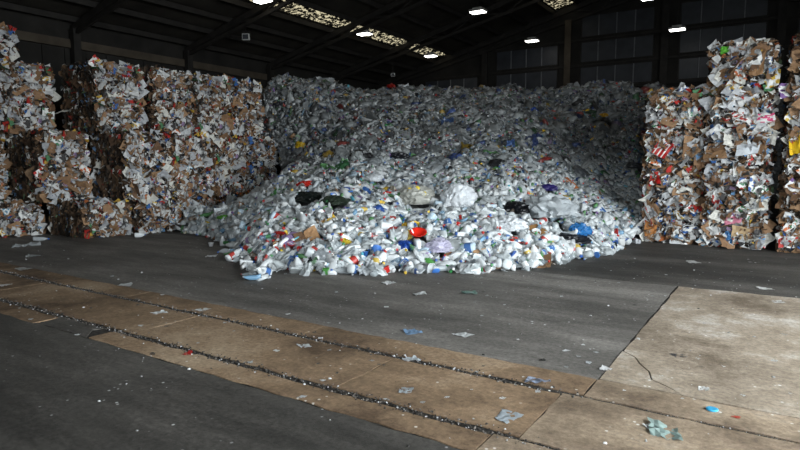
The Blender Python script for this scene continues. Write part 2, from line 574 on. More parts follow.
# back wall: posts, rails, windows
for k, vp in enumerate((-17.3, -13.05, -8.75, -4.5, -0.25, 4.0)):
    o = MB().box(vp - 0.05, vp + 0.05, U_BACK - 0.30, U_BACK, 0, roof_z(vp) - 0.75) \
        .box(vp - 0.15, vp + 0.15, U_BACK - 0.33, U_BACK - 0.30, 0, roof_z(vp) - 0.75).build('steel_post', M['railm'] if k == 2 else M['steel'], wb_)
    if k == 2:
        tag(o, 'grey steel post between the windows')
for z in (5.22, 6.30, 7.46):
    MB().box(-16.5, 5.0, U_BACK - 0.08, U_BACK, z - 0.05, z + 0.05).build('sheeting_rail', M['steel'], wb_)
wn = 0
for vp, nrow in ((-17.3, 1), (-13.05, 2), (-8.75, 3), (-4.5, 3), (-0.25, 3)):
    for r, (z0, z1) in enumerate(((5.3, 6.2), (6.42, 7.36), (7.58, 8.55))[:nrow]):
        wn += 1
        v0, v1 = vp + 0.55, vp + 3.75
        fr = MB()
        for z in (z0, z1):
            fr.box(v0, v1, U_BACK - 0.07, U_BACK - 0.001, z - 0.025, z + 0.025)
        for v in (v0, v1):
            fr.box(v - 0.025, v + 0.025, U_BACK - 0.07, U_BACK - 0.001, z0, z1)
        w = fr.build('window_%d' % wn, M['steel'])
        tag(w, kind='structure')
        pw = (v1 - v0) / 4
        for j in range(4):
            MB().box(v0 + j * pw + 0.03, v0 + (j + 1) * pw - 0.03, U_BACK - 0.045, U_BACK - 0.02, z0 + 0.03, z1 - 0.03).build('pane', M['pane'], w)
            if j:
                MB().box(v0 + j * pw - 0.02, v0 + j * pw + 0.02, U_BACK - 0.06, U_BACK - 0.01, z0, z1).build('mullion', M['mullion'], w)

# ------------------------------------------------------------------ lamps
lamps = [(20.8, -10.0, 7.42, 'lit square hall lamp, upper one of the middle pair'),
         (26.6, -10.0, 7.35, 'lit hall lamp hanging just before the back wall, middle of the roof'),
         (14.3, -14.8, 7.06, 'lit hall lamp at the top edge beside the near skylight'),
         (20.0, -14.8, 7.03, 'lit hall lamp under the second skylight panel'),
         (25.5, -14.8, 6.97, 'lit hall lamp under the farthest skylight panel'),
         (26.0, -3.74, 6.98, 'lit hall lamp above the right-hand bales, before the back windows'),
         (20.3, -3.74, 6.88, 'lit hall lamp at the top edge above the right-hand windows')]
for u, v, z, lab in lamps:
    r = empty('hall_lamp', HALL @ Matrix.Translation((v, u, z)))
    tag(r, lab, 'lamp', 'lit hall lamps')
    MB().box(-0.30, 0.30, -0.20, 0.20, 0.0, 0.07).box(-0.18, 0.18, -0.12, 0.12, 0.07, 0.15).build('housing', M['housing'], r)
    MB().box(-0.27, 0.27, -0.17, 0.17, -0.03, 0.0).build('diffuser', M['diffuser'], r)
    zt = roof_z(v) - 0.35 - z
    MB().bar((0, 0, 0.15), (0, 0, max(0.2, zt)), 0.02).build('hanger', M['steel'], r)

for (px, py, v, lab, s) in ((246, 37, -17.0, 'small unlit white floodlight hanging over the left bales', 0.22), (393, 75, -16.4, 'tiny unlit white floodlight near the back wall', 0.16)):
    d = ray(px, py)
    t = v / d.dot(V)
    q = Vector((0, 0, CAM_H)) + d * t
    r = empty('floodlight', Matrix.Translation(q) @ Matrix.Rotation(ROT + 0.5, 4, 'Z'))
    tag(r, lab, 'lamp')
    MB().box(-s * 0.6, s * 0.6, -0.06, 0.06, -s * 0.5, s * 0.5).build('casing', M['white_box'], r)
    MB().box(-s * 0.5, s * 0.5, -0.07, -0.06, -s * 0.4, s * 0.4).build('lens', M['pane'], r)
    MB().bar((-s * 0.7, 0, 0), (-s * 0.7, 0, s * 0.9), 0.02).bar((s * 0.7, 0, 0), (s * 0.7, 0, s * 0.9), 0.02).bar((-s * 0.7, 0, s * 0.9), (s * 0.7, 0, s * 0.9), 0.02) \
        .bar((0, 0, s * 0.9), (0, 0, roof_z(v) - q.z - 0.1), 0.02).build('bracket', M['steel'], r)


# ------------------------------------------------------------------ prototype shapes (numpy: verts, faces)
def lathe(prof, n, squash=1.0, power=2.0):
    v, f = [], []
    for r, z in prof:
        for k in range(n):
            a = 2 * math.pi * k / n
            c, s = math.cos(a), math.sin(a)
            q = (abs(c) ** power + abs(s) ** power) ** (-1.0 / power)
            v.append((r * c * q, r * s * q * squash, z))
    for i in range(len(prof) - 1):
        for k in range(n):
            k2 = (k + 1) % n
            f.append((i * n + k, i * n + k2, (i + 1) * n + k2, (i + 1) * n + k))
    f.append(tuple(range(n))[::-1])
    b = (len(prof) - 1) * n
    f.append(tuple(b + k for k in range(n)))
    return np.array(v, float), f


def crush_fn(seed, flat, bend, amp):
    off = Vector((seed * 7.13, seed * 3.7, seed * 1.9))

    def fn(v):
        o = np.array(v, float)
        for i, q in enumerate(o):
            nv = noise.noise_vector(Vector(q) * 14 + off) * amp
            x, y, z = q
            t = max(0.0, 1 - abs(z - 0.10) / 0.14)
            y *= 1 - flat * t
            x *= 1 + 0.35 * flat * t
            x += bend * (z - 0.12) ** 2
            o[i] = (x + nv[0], y + nv[1], z + nv[2] * 0.5)
        o[:, 2] -= 0.12
        return o
    return fn


def ico(sub):
    bm = bmesh.new()
    bmesh.ops.create_icosphere(bm, subdivisions=sub, radius=1)
    v = np.array([q.co[:] for q in bm.verts])
    f = [tuple(q.index for q in fa.verts) for fa in bm.faces]
    bm.free()
    return v, f


def bag_shape(sub, seed, dims, rough=0.38):
    v, f = ico(sub)
    off = Vector((seed * 5.3, seed * 2.1, seed * 9.7))
    o = v.copy()
    for i, q in enumerate(v):
        p_ = Vector(q)
        n1 = noise.noise(p_ * 1.3 + off)
        n2 = 1 - abs(noise.noise(p_ * 3.1 + off)) * 2
        n3 = 1 - abs(noise.noise(p_ * 7.0 - off)) * 2
        k = 1 + rough * n1 + rough * 0.55 * (n2 - 0.5) + rough * 0.3 * (n3 - 0.5)
        o[i] = q * k * np.array(dims)
    o[:, 2] = np.where(o[:, 2] < -0.35 * dims[2], -0.35 * dims[2], o[:, 2])
    return o, f


def sheet_shape(n, seed, crumple, thick, ragged=0.12):
    rs = np.random.default_rng(1000 + seed)
    g = np.linspace(-0.5, 0.5, n)
    X, Y = np.meshgrid(g, g, indexing='ij')
    top = np.stack([X, Y, np.zeros_like(X)], -1).reshape(-1, 3)
    a1, a2 = rs.uniform(0, 6.28, 2)
    d1, d2 = top[:, 0] * math.cos(a1) + top[:, 1] * math.sin(a1), top[:, 0] * math.cos(a2) + top[:, 1] * math.sin(a2)
    top[:, 2] = crumple * (np.abs(d1 - rs.uniform(-0.2, 0.2)) * 0.9 - np.abs(d2 - rs.uniform(-0.3, 0.3)) * 0.6)
    top[:, 2] += rs.normal(0, crumple * 0.16, len(top))
    cw = rs.uniform(-0.16, 0.16, (2, 2, 2))
    wx, wy = (top[:, 0] + 0.5)[:, None], (top[:, 1] + 0.5)[:, None]
    bend_ = cw[0, 0] * (1 - wx) * (1 - wy) + cw[1, 0] * wx * (1 - wy) + cw[0, 1] * (1 - wx) * wy + cw[1, 1] * wx * wy
    edge = (np.abs(top[:, 0]) > 0.49) | (np.abs(top[:, 1]) > 0.49)
    top[edge, :2] += rs.normal(0, ragged * 0.35, (edge.sum(), 2))
    top[:, :2] += bend_
    top[:, 2] -= top[:, 2].mean()
    f = []
    for i in range(n - 1):
        for j in range(n - 1):
            f.append((i * n + j, (i + 1) * n + j, (i + 1) * n + j + 1, i * n + j + 1))
    if thick <= 0:
        return top, f
    m_ = n * n
    bot = top - np.array([0, 0, thick])
    ff = f + [tuple(m_ + q for q in fa[::-1]) for fa in f]
    ring = [i * n for i in range(n)] + [(n - 1) * n + j for j in range(1, n)] + [i * n + n - 1 for i in range(n - 2, -1, -1)] + [j for j in range(n - 2, 0, -1)]
    for a, b in zip(ring, ring[1:] + ring[:1]):
        ff.append((b, a, m_ + a, m_ + b))
    return np.vstack([top, bot]), ff


BOT = [(0.020, 0.0), (0.033, 0.006), (0.034, 0.03), (0.031, 0.05), (0.034, 0.07), (0.034, 0.10), (0.034, 0.145), (0.031, 0.165), (0.022, 0.195), (0.012, 0.217), (0.012, 0.232)]
BOT_LO = [(0.030, 0.0), (0.034, 0.07), (0.034, 0.155), (0.012, 0.217), (0.012, 0.24)]
MILK = [(0.045, 0.0), (0.055, 0.01), (0.056, 0.06), (0.056, 0.13), (0.050, 0.165), (0.030, 0.205), (0.019, 0.222), (0.019, 0.235)]
MILK_LO = [(0.052, 0.0), (0.056, 0.13), (0.030, 0.205), (0.019, 0.245)]
DET = [(0.034, 0.0), (0.042, 0.008), (0.043, 0.08), (0.044, 0.14), (0.034, 0.18), (0.016, 0.205), (0.015, 0.215)]
DET_LO = [(0.040, 0.0), (0.044, 0.14), (0.016, 0.205), (0.016, 0.25)]
TUB = [(0.045, 0.0), (0.062, 0.085), (0.068, 0.086), (0.068, 0.094), (0.060, 0.092), (0.043, 0.006), (0.02, 0.005)]
TRAY = [(0.075, 0.0), (0.092, 0.045), (0.104, 0.047), (0.104, 0.05), (0.090, 0.049), (0.073, 0.004), (0.02, 0.003)]
CAN = [(0.026, 0.0), (0.033, 0.008), (0.033, 0.105), (0.027, 0.117), (0.0265, 0.12), (0.024, 0.118)]
LID = [(0.048, 0.0), (0.052, 0.004), (0.052, 0.014), (0.044, 0.016), (0.02, 0.013)]


def handle_tube():
    pts = [(0.040, 0.15), (0.070, 0.165), (0.074, 0.12), (0.072, 0.075), (0.052, 0.065)]
    v, f, n = [], [], 6
    for x, z in pts:
        for k in range(n):
            a = 2 * math.pi * k / n
            v.append((x + 0.010 * math.cos(a), 0.010 * math.sin(a), z))
    for i in range(len(pts) - 1):
        for k in range(n):
            f.append((i * n + k, i * n + (k + 1) % n, (i + 1) * n + (k + 1) % n, (i + 1) * n + k))
    return np.array(v, float), f


NV = 5
PART = {}      # kind -> list of variants; a variant is a list of (part name, mesh, material key)
LOW = {}       # kind -> list of (verts, faces, accent mask)


def me_(name, vf, mat, smooth=True):
    return mesh_np(name, vf[0], vf[1], M[mat], smooth)


for kind in ('bottle', 'milk', 'detergent', 'tub', 'tray', 'can', 'bag', 'film', 'card', 'lid'):
    PART[kind], LOW[kind] = [], []
for s in range(NV):
    fn = crush_fn(s + 1, [0.1, 0.45, 0.25, 0.6, 0.0][s], [0, 2.0, -1.5, 0.8, 0][s], 0.006)
    b, fb = lathe(BOT, 14)
    c_, fc = lathe([(0.0155, 0.226), (0.0155, 0.244), (0.012, 0.246)], 10)
    l_, fl = lathe([(0.0348, 0.080), (0.0352, 0.11), (0.0348, 0.138)], 14)
    PART['bottle'].append([('bottle_body', me_('bottle_body', (fn(b), fb), 'clear'), 0), ('cap', me_('cap', (fn(c_), fc), 'plastic'), 1), ('wrapper', me_('wrapper', (fn(l_), fl[:-2]), 'plastic'), 2)])
    b, fb = lathe(BOT_LO, 7)
    LOW['bottle'].append((fn(b), fb, b[:, 2] > 0.23))
    b, fb = lathe(MILK, 16, 0.9, 3.4)
    c_, fc = lathe([(0.022, 0.226), (0.022, 0.245), (0.018, 0.247)], 12)
    l_, fl = lathe([(0.0575, 0.035), (0.0575, 0.115)], 16, 0.9, 3.4)
    PART['milk'].append([('bottle_body', me_('bottle_body', (fn(b), fb), 'plastic'), 0), ('cap', me_('cap', (fn(c_), fc), 'plastic'), 1), ('handle', me_('handle', (fn(handle_tube()[0]), handle_tube()[1]), 'plastic'), 0), ('wrapper', me_('wrapper', (fn(l_), fl[:-2]), 'plastic'), 2)])
    b, fb = lathe(MILK_LO, 8, 0.9, 3.4)
    LOW['milk'].append((fn(b), fb, b[:, 2] > 0.23))
    b, fb = lathe(DET, 14, 0.62)
    c_, fc = lathe([(0.019, 0.212), (0.019, 0.235), (0.010, 0.242), (0.008, 0.258)], 10)
    l_, fl = lathe([(0.0452, 0.04), (0.0455, 0.12)], 14, 0.62)
    PART['detergent'].append([('bottle_body', me_('bottle_body', (fn(b), fb), 'plastic'), 0), ('cap', me_('cap', (fn(c_), fc), 'plastic'), 1), ('wrapper', me_('wrapper', (fn(l_), fl[:-2]), 'plastic'), 2)])
    b, fb = lathe(DET_LO, 7, 0.62)
    LOW['detergent'].append((fn(b), fb, b[:, 2] > 0.22))
    fn2 = crush_fn(s + 9, [0.0, 0.25, 0.1, 0.3, 0.0][s], 0, 0.004)
    up = np.array([0, 0, 0.08])
    b, fb = lathe(TUB, 16, [1, 1, 0.75, 1, 0.8][s], [2, 2, 4, 2, 5][s])
    PART['tub'].append([('tub', me_('tub', (fn2(b) + up, fb[:-1]), 'plastic'), 0)])
    b, fb = lathe([TUB[0], TUB[1], TUB[5]], 8, [1, 1, 0.75, 1, 0.8][s], [2, 2, 4, 2, 5][s])
    LOW['tub'].append((fn2(b) + up, fb, b[:, 2] > 9))
    b, fb = lathe(TRAY, 16, 0.68, 5)
    PART['tray'].append([('tray', me_('tray', (fn2(b) + up * 1.3, fb), 'plastic'), 0)])
    b, fb = lathe([TRAY[0], TRAY[3], TRAY[5]], 8, 0.68, 5)
    LOW['tray'].append((fn2(b) + up * 1.3, fb, b[:, 2] > 9))
    b, fb = lathe(CAN, 14)
    c_, fc = lathe([(0.0262, 0.1195), (0.0275, 0.121), (0.024, 0.123), (0.022, 0.120)], 14)
    PART['can'].append([('can_body', me_('can_body', (fn(b), fb), 'metal_can'), 0), ('can_end', me_('can_end', (fn(c_), fc), 'metal_can'), 1)])
    b, fb = lathe([CAN[1], CAN[2], CAN[4]], 8)
    LOW['can'].append((fn(b), fb, b[:, 2] > 0.115))
    dims = [(0.16, 0.12, 0.075), (0.13, 0.13, 0.08), (0.20, 0.10, 0.06), (0.12, 0.09, 0.09), (0.17, 0.15, 0.06)][s]
    PART['bag'].append([('plastic_bag', me_('plastic_bag', bag_shape(3, s, dims), 'film', False), 0)])
    b, fb = bag_shape(1, s + 20, dims, 0.5)
    LOW['bag'].append((b, fb, b[:, 2] > 9))
    b, fb = sheet_shape(7, s, 0.7, 0.004, 0.1)
    PART['film'].append([('film_sheet', me_('film_sheet', (b * 0.26, fb), 'film', False), 0)])
    b, fb = sheet_shape(4, s, 0.8, 0, 0.14)
    LOW['film'].append((b * 0.26, fb, b[:, 2] > 9))
    b, fb = sheet_shape(4, s + 30, 0.22, 0.03, 0.06)
    PART['card'].append([('cardboard_piece', me_('cardboard_piece', (b * 0.2, fb), 'sheet', False), 0)])
    b, fb = sheet_shape(3, s + 30, 0.22, 0.03, 0.06)
    LOW['card'].append((b * 0.2, fb, b[:, 2] > 9))
    b, fb = lathe(LID, 16)
    PART['lid'].append([('lid', me_('lid', (b, fb), 'plastic'), 0)])
    b, fb = lathe([LID[1], LID[3]], 8)
    LOW['lid'].append((b, fb, b[:, 2] > 9))


def merge(name, batches, mat, attr=True):
    """batches: (verts, faces, accent, R (i,3,3), T (i,3), col (i,3), col2 (i,3)) -> ONE mesh with a colour on each point"""
    VV, LL, CC, KK = [], [], [], []
    base = 0
    for v, f, acc, R, T, c1, c2 in batches:
        i = len(T)
        if not i:
            continue
        n = len(v)
        w = np.einsum('iab,nb->ina', R, v) + T[:, None, :]
        VV.append(w.reshape(-1, 3))
        lo = np.array([k for fa in f for k in fa])
        ct = np.array([len(fa) for fa in f])
        LL.append((lo[None, :] + (base + np.arange(i) * n)[:, None]).reshape(-1))
        CC.append(np.tile(ct, i))
        col = np.where(acc[None, :, None], c2[:, None, :], c1[:, None, :]).reshape(-1, 3)
        KK.append(col)
        base += i * n
    VV, LL, CC, KK = np.vstack(VV), np.concatenate(LL), np.concatenate(CC), np.vstack(KK)
    me = bpy.data.meshes.new(name)
    me.vertices.add(len(VV))
    me.vertices.foreach_set('co', VV.astype(np.float32).ravel())
    me.loops.add(len(LL))
    me.loops.foreach_set('vertex_index', LL.astype(np.int32))
    me.polygons.add(len(CC))
    st_ = np.concatenate([[0], np.cumsum(CC)[:-1]]).astype(np.int32)
    me.polygons.foreach_set('loop_start', st_)
    me.update(calc_edges=True)
    a = me.attributes.new('tint', 'FLOAT_COLOR', 'POINT')
    a.data.foreach_set('color', np.hstack([KK, np.ones((len(KK), 1))]).astype(np.float32).ravel())
    me.materials.append(mat)
    return me


def rotmats(n, tilt, roll_free=True, normal=None, rs=rng):
    """random rotations: z axis scattered about the normal by tilt (radians), spun freely"""
    nrm = np.tile(np.array([0, 0, 1.0]), (n, 1)) if normal is None else normal
    z = nrm + rs.normal(0, 1, (n, 3)) * np.tan(np.minimum(tilt, 1.4))
    z /= np.linalg.norm(z, axis=1)[:, None]
    a = rs.normal(0, 1, (n, 3))
    x = np.cross(a, z)
    x /= np.linalg.norm(x, axis=1)[:, None]
    y = np.cross(z, x)
    return np.stack([x, y, z], -1)


def pal(table, n, rs=rng, jit=0.12):
    w = np.array([t[0] for t in table], float)
    cols = np.array([lin(*t[1])[:3] for t in table])
    k = rs.choice(len(table), n, p=w / w.sum())
    return np.clip(cols[k] * (1 + rs.normal(0, jit, (n, 1))), 0.004, 0.92), k


# ------------------------------------------------------------------ bales
MIX = [(27, (200, 200, 199)), (14, (158, 158, 157)), (24, (132, 103, 78)), (9, (96, 75, 57)), (8, (74, 72, 72)), (8, (36, 34, 34)),
       (2.5, (56, 96, 156)), (2, (110, 148, 186)), (3, (172, 50, 44)), (1.5, (196, 160, 64)), (1.2, (80, 124, 88)), (1.2, (190, 112, 66)), (1, (150, 128, 160))]
BROWN = [(30, (78, 62, 48)), (26, (52, 43, 36)), (14, (104, 82, 62)), (18, (34, 31, 28)), (6, (166, 164, 160)), (3, (140, 50, 42)), (3, (80, 104, 132)), (2, (90, 110, 84))]
BL, BW, BH = 1.68, 1.12, 0.77


def bale_core(seed):
    bm = bmesh.new()
    bmesh.ops.create_cube(bm, size=1)
    bmesh.ops.subdivide_edges(bm, edges=bm.edges[:], cuts=7, use_grid_fill=True)
    off = Vector((seed * 3.3, seed * 7.7, seed))
    for q in bm.verts:
        p_ = Vector((q.co.x * (BL - 0.07), q.co.y * (BW - 0.07), q.co.z * (BH - 0.05)))
        m_ = max(abs(q.co.x), 0)
        k = 1 - 0.10 * ((2 * abs(q.co.x)) ** 6 * (2 * abs(q.co.y)) ** 6) - 0.05 * ((2 * abs(q.co.z)) ** 6 * (2 * abs(q.co.x)) ** 6)
        p_ = Vector((p_.x * k, p_.y * k, p_.z))
        p_ += noise.noise_vector(p_ * 4 + off) * 0.028
        q.co = p_ + Vector((0, 0, BH / 2))
    me = bpy.data.meshes.new('bale_core')
    bm.to_mesh(me)
    bm.free()
    me.materials.append(M['bale_core'])
    return me


FACES = {'+x': ((1, 0, 0), (0, 1, 0), (0, 0, 1), BL, BW, BH), '-x': ((-1, 0, 0), (0, 1, 0), (0, 0, 1), BL, BW, BH),
         '+y': ((0, 1, 0), (1, 0, 0), (0, 0, 1), BW, BL, BH), '-y': ((0, -1, 0), (1, 0, 0), (0, 0, 1), BW, BL, BH),
         '+z': ((0, 0, 1), (1, 0, 0), (0, 1, 0), BH, BL, BW)}


def face_points(face, n, rs, inset=0.03, depth=0.02):
    nrm, a, b, d, la, lb = FACES[face]
    nrm, a, b = np.array(nrm, float), np.array(a, float), np.array(b, float)
    s, t = rs.uniform(-0.47, 0.47, n) * la, rs.uniform(-0.47, 0.47, n) * lb
    rim = np.maximum(np.abs(s) / (la / 2), np.abs(t) / (lb / 2))
    dd = d / 2 - inset - 0.12 * np.clip((rim - 0.72) / 0.22, 0, 1) ** 2 + rs.uniform(-depth, depth, n)
    P = s[:, None] * a + t[:, None] * b + dd[:, None] * nrm
    P[:, 2] += BH / 2
    return P, np.tile(nrm, (n, 1)), a, b


def scraps_mesh(seed, card):
    rs = np.random.default_rng(300 + seed)
    batches = []
    shapes = [sheet_shape(3, 60 + seed * 5 + k, 0.55, 0, 0.16) for k in range(4)]
    for face, n in (('+x', 430), ('-x', 120), ('+y', 240), ('-y', 560), ('+z', 320)):
        P, N, a, b = face_points(face, n, rs, 0.04, 0.045)
        edge_on = face in ('+y', '-y')
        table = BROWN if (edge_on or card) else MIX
        if card and not edge_on:
            table = BROWN[:3] + MIX[:4]
        c1, _ = pal(table, n, rs)
        if edge_on:
            # layers seen on edge: sheets stand upright, fanned along the bale
            zz = rs.normal(0, 1, (n, 3)) * np.array([0.5, 0.5, 0.45]) + np.array([0.75, 0, 0]) + 0.55 * N
            zz /= np.linalg.norm(zz, axis=1)[:, None]
            yy = np.cross(zz, np.cross(np.array([0, 0, 1.0]) + rs.normal(0, 0.2, (n, 3)), zz))
            yy /= np.linalg.norm(yy, axis=1)[:, None]
            xx = np.cross(yy, zz)
            R = np.stack([xx, yy, zz], -1)
            sx_, sy_ = rs.uniform(0.03, 0.10, n), rs.uniform(0.08, 0.24, n)
        else:
            R = rotmats(n, 0.66, normal=N, rs=rs)
            sx_, sy_ = 0.04 + 0.13 * rs.random(n) ** 1.4, 0.06 + 0.16 * rs.random(n) ** 1.4
        S = np.stack([sx_, sy_, (sx_ + sy_) / 2], -1)
        R = R * S[:, None, :]
        k = rs.integers(0, 4, n)
        for j in range(4):
            q = k == j
            v, f = shapes[j]
            batches.append((v, f, np.zeros(len(v), bool), R[q], P[q], c1[q], c1[q]))
    return merge('paper_scraps', batches, M['scrap'])


CORES = [bale_core(s) for s in range(4)]
SCR = [scraps_mesh(s, False) for s in range(5)]
SCR_CARD = [scraps_mesh(s + 10, True) for s in range(2)]
SHEETS = {k: [mesh_np(k, *sheet_shape(5, s + 40 + 10 * i, cr, th, 0.07), M[mk]) for s in range(5)]
          for i, (k, cr, th, mk) in enumerate((('cardboard_sheet', 0.20, 0.03, 'sheet'), ('paper_sheet', 0.34, 0.012, 'sheet'), ('printed_sheet', 0.26, 0.012, 'printed')))}
INK = [(180, 52, 46), (62, 98, 158), (206, 172, 76), (70, 124, 88), (196, 108, 62), (120, 88, 142), (90, 148, 178), (66, 64, 66)]
CARD = [(146, 114, 86), (130, 100, 74), (156, 124, 94), (112, 86, 66)]
PAPER = [(212, 212, 211), (196, 198, 200), (216, 214, 206), (172, 174, 178)]


def add_sheet(root, name, P, nrm, size, col, rs, mesh=None, tilt=0.3, spin=None):
    z = Vector(nrm) + Vector(rs.normal(0, 1, 3)) * tilt
    z.normalize()
    x = Vector((rs.normal(), rs.normal(), rs.normal())).cross(z) if spin is None else Vector(spin).cross(z)
    x.normalize()
    y = z.cross(x)
    R = Matrix((x, y, z)).transposed().to_4x4()
    o = link(name, mesh or SHEETS[name][int(rs.integers(5))], root)
    o.matrix_basis = Matrix.Translation(Vector(P)) @ R @ Matrix.Diagonal((size[0], size[1], (size[0] + size[1]) / 2, 1))
    o.color = lin(*col)
    return o


nbale = 0


def bale(corner_u, face_v, row, label, side, group, card=False, n_end=30, n_side=12):
    """side 'left': end face looks along +V, long side towards the camera; 'right': end face looks along -U"""
    global nbale
    nbale += 1
    rs = np.random.default_rng(5000 + nbale)
    z = row * 0.785 + 0.005
    j = lambda a: float(rs.uniform(-a, a))
    if side == 'left':
        c = hp(corner_u + BW / 2, face_v - BL / 2 + j(0.03), z)
        rot = ROT + j(0.02)
    else:
        c = hp(face_v + BL / 2 + j(0.025), corner_u + BW / 2, z)
        rot = math.atan2(-U.y, -U.x) + j(0.02)
    root = empty('paper_bale', Matrix.Translation(c) @ Matrix.Rotation(rot, 4, 'Z'))
    tag(root, label, 'bale', group)
    link('bale_core', CORES[int(rs.integers(4))], root)
    s = link('paper_scraps', (SCR_CARD[nbale % 2] if card else SCR[int(rs.integers(5))]), root)
    s['kind'] = 'stuff'
    for face, n in (('+x', n_end), ('-y', n_side if side == 'left' else 3), ('+z', 6)):
        P, N, a, b = face_points(face, n, rs, 0.004)
        for q, nn in zip(P, N):
            r = rs.random()
            if face == '-y':
                nm = 'cardboard_sheet' if r < 0.8 else 'paper_sheet'
            else:
                nm = 'cardboard_sheet' if r < (0.75 if card else 0.36) else ('paper_sheet' if r < 0.82 else 'printed_sheet')
            col = CARD[int(rs.integers(4))] if nm == 'cardboard_sheet' else (PAPER[int(rs.integers(4))] if nm == 'paper_sheet' else INK[int(rs.integers(8))])
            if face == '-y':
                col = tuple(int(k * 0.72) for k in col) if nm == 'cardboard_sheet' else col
            w = float(rs.uniform(0.09, 0.27))
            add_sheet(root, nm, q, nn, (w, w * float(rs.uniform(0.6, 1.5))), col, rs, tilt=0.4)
    return root


ROWN = ['bottom', 'second', 'third', 'fourth', 'fifth', 'topmost sixth']
GL = 'paper bales stacked on the left'
GR = 'paper bales stacked on the right'
left_rows = {
    0: [(5.61, -14.2, 'leftmost bale'), (6.75, -12.5, 'second bale from the left'), (7.93, -12.2, 'third bale from the left'), (9.10, -12.2, 'fourth bale from the left'), (10.27, -12.2, 'rightmost bale, mostly behind loose bottles')],
    1: [(5.24, -15.0, 'leftmost bale, cut by the photo edge'), (6.42, -13.6, 'white faced bale left of the dark recess'), (7.60, -12.2, 'bale just right of the dark recess'), (8.77, -12.2, 'fourth bale from the left'), (9.94, -12.2, 'fifth bale from the left'), (11.11, -12.2, 'rightmost bale meeting the loose pile')],
    3: [(4.97, -14.4, 'leftmost bale, cut by the photo edge'), (6.15, -14.5, 'bale left of the dark cardboard side'), (7.35, -12.8, 'bale with a dark cardboard side'), (8.55, -12.5, 'fourth bale from the left'), (9.72, -12.5, 'fifth bale from the left'), (10.89, -12.5, 'rightmost bale meeting the loose pile')],
    5: [(5.42, -14.5, 'single bale on top of the stack')],
}
left_rows[2] = left_rows[1]
left_rows[4] = left_rows[3]
for row in range(6):
    for k, (cu, fv, desc) in enumerate(left_rows[row]):
        bale(cu, fv, row, 'left stack, %s row: %s' % (ROWN[row], desc), 'left', GL)
right_cols = [(-2.40, 12.94, 4, 'column touching the loose pile'), (-1.25, 12.80, 5, 'second column from the loose pile'), (0.06, 12.70, 5, 'third column from the loose pile'), (1.22, 12.72, 5, 'unseen fourth column added to keep light off the pile')]  # fourth column: unseen, kept so light does not leak past onto the pile
right_roots = {}
for k, (cv, fu, n, desc) in enumerate(right_cols):
    for row in range(n):
        right_roots[k, row] = bale(cv, fu, row, 'paper and card bale, %s row of the right stack, %s' % (ROWN[row], desc), 'right', GR, card=(k, row) in ((2, 1), (2, 4)), n_end=44)

# distinctive sheets in the bales
rs0 = np.random.default_rng(77)


def special(root, y, z, w, h, name, col, lab=None, mesh=None, spin=(0, 0, 1), turn=0.0, side='+x'):
    P = (BL / 2 + 0.02, y, z) if side == '+x' else (y, -BW / 2 - 0.03, z)
    sp = Vector((0, math.sin(turn), math.cos(turn))) if side == '+x' else Vector((math.sin(turn), 0, math.cos(turn)))
    o = add_sheet(root, name, P, (1, 0, 0) if side == '+x' else (0, -1, 0), (w * 0.82, h * 0.82), col, rs0, mesh, 0.12, sp)
    if lab:
        o['label'] = lab
    return o


chev = mesh_np('printed_sheet', *sheet_shape(5, 91, 0.12, 0.012, 0.03), M['chevron'])
special(right_roots[0, 2], -0.22, 0.38, 0.40, 0.46, 'printed_sheet', (255, 255, 255), 'red and white chevron striped sheet', chev, turn=0.5)
special(right_roots[0, 2], 0.30, 0.42, 0.36, 0.40, 'cardboard_sheet', (160, 126, 94))
special(right_roots[0, 1], -0.30, 0.52, 0.26, 0.30, 'paper_sheet', (196, 40, 34), 'bright red sheet')
special(right_roots[0, 1], -0.18, 0.18, 0.20, 0.26, 'paper_sheet', (34, 36, 42), 'black sheet')
special(right_roots[0, 0], -0.36, 0.3, 0.34, 0.38, 'cardboard_sheet', (176, 118, 66), 'orange brown folded board')
special(right_roots[1, 3], -0.02, 0.42, 0.52, 0.46, 'paper_sheet', (222, 224, 228), 'large white sheet', turn=0.4)
special(right_roots[1, 3], -0.05, 0.16, 0.26, 0.18, 'printed_sheet', (190, 70, 60))
special(right_roots[1, 3], 0.40, 0.12, 0.30, 0.2, 'printed_sheet', (200, 80, 120))
special(right_roots[1, 2], 0.16, 0.45, 0.46, 0.5, 'paper_sheet', (214, 220, 226), 'large white crumpled sheet')
special(right_roots[1, 2], -0.35, 0.30, 0.40, 0.4, 'cardboard_sheet', (140, 108, 78))
special(right_roots[1, 4], 0.22, 0.35, 0.3, 0.5, 'cardboard_sheet', (160, 124, 90))
special(right_roots[1, 4], -0.30, 0.62, 0.20, 0.16, 'paper_sheet', (96, 178, 60), 'lime green sheet')
special(right_roots[1, 0], -0.06, 0.2, 0.20, 0.3, 'paper_sheet', (60, 110, 160), 'blue sheet')
special(right_roots[1, 0], 0.12, 0.26, 0.42, 0.4, 'cardboard_sheet', (186, 160, 124))
special(right_roots[1, 0], 0.0, 0.55, 0.16, 0.36, 'paper_sheet', (206, 130, 150), 'pink sheet', turn=1.3)
special(right_roots[2, 2], -0.42, 0.45, 0.22, 0.52, 'paper_sheet', (230, 190, 40), 'yellow sheet')
special(right_roots[2, 0], -0.05, 0.5, 0.24, 0.2, 'paper_sheet', (36, 130, 110), 'green sheet')
special(right_roots[2, 4], -0.2, 0.5, 0.46, 0.4, 'cardboard_sheet', (168, 132, 96))
special(right_roots[2, 1], -0.1, 0.4, 0.5, 0.6, 'cardboard_sheet', (150, 118, 88))
special(right_roots[2, 3], -0.25, 0.3, 0.4, 0.5, 'paper_sheet', (205, 208, 212))

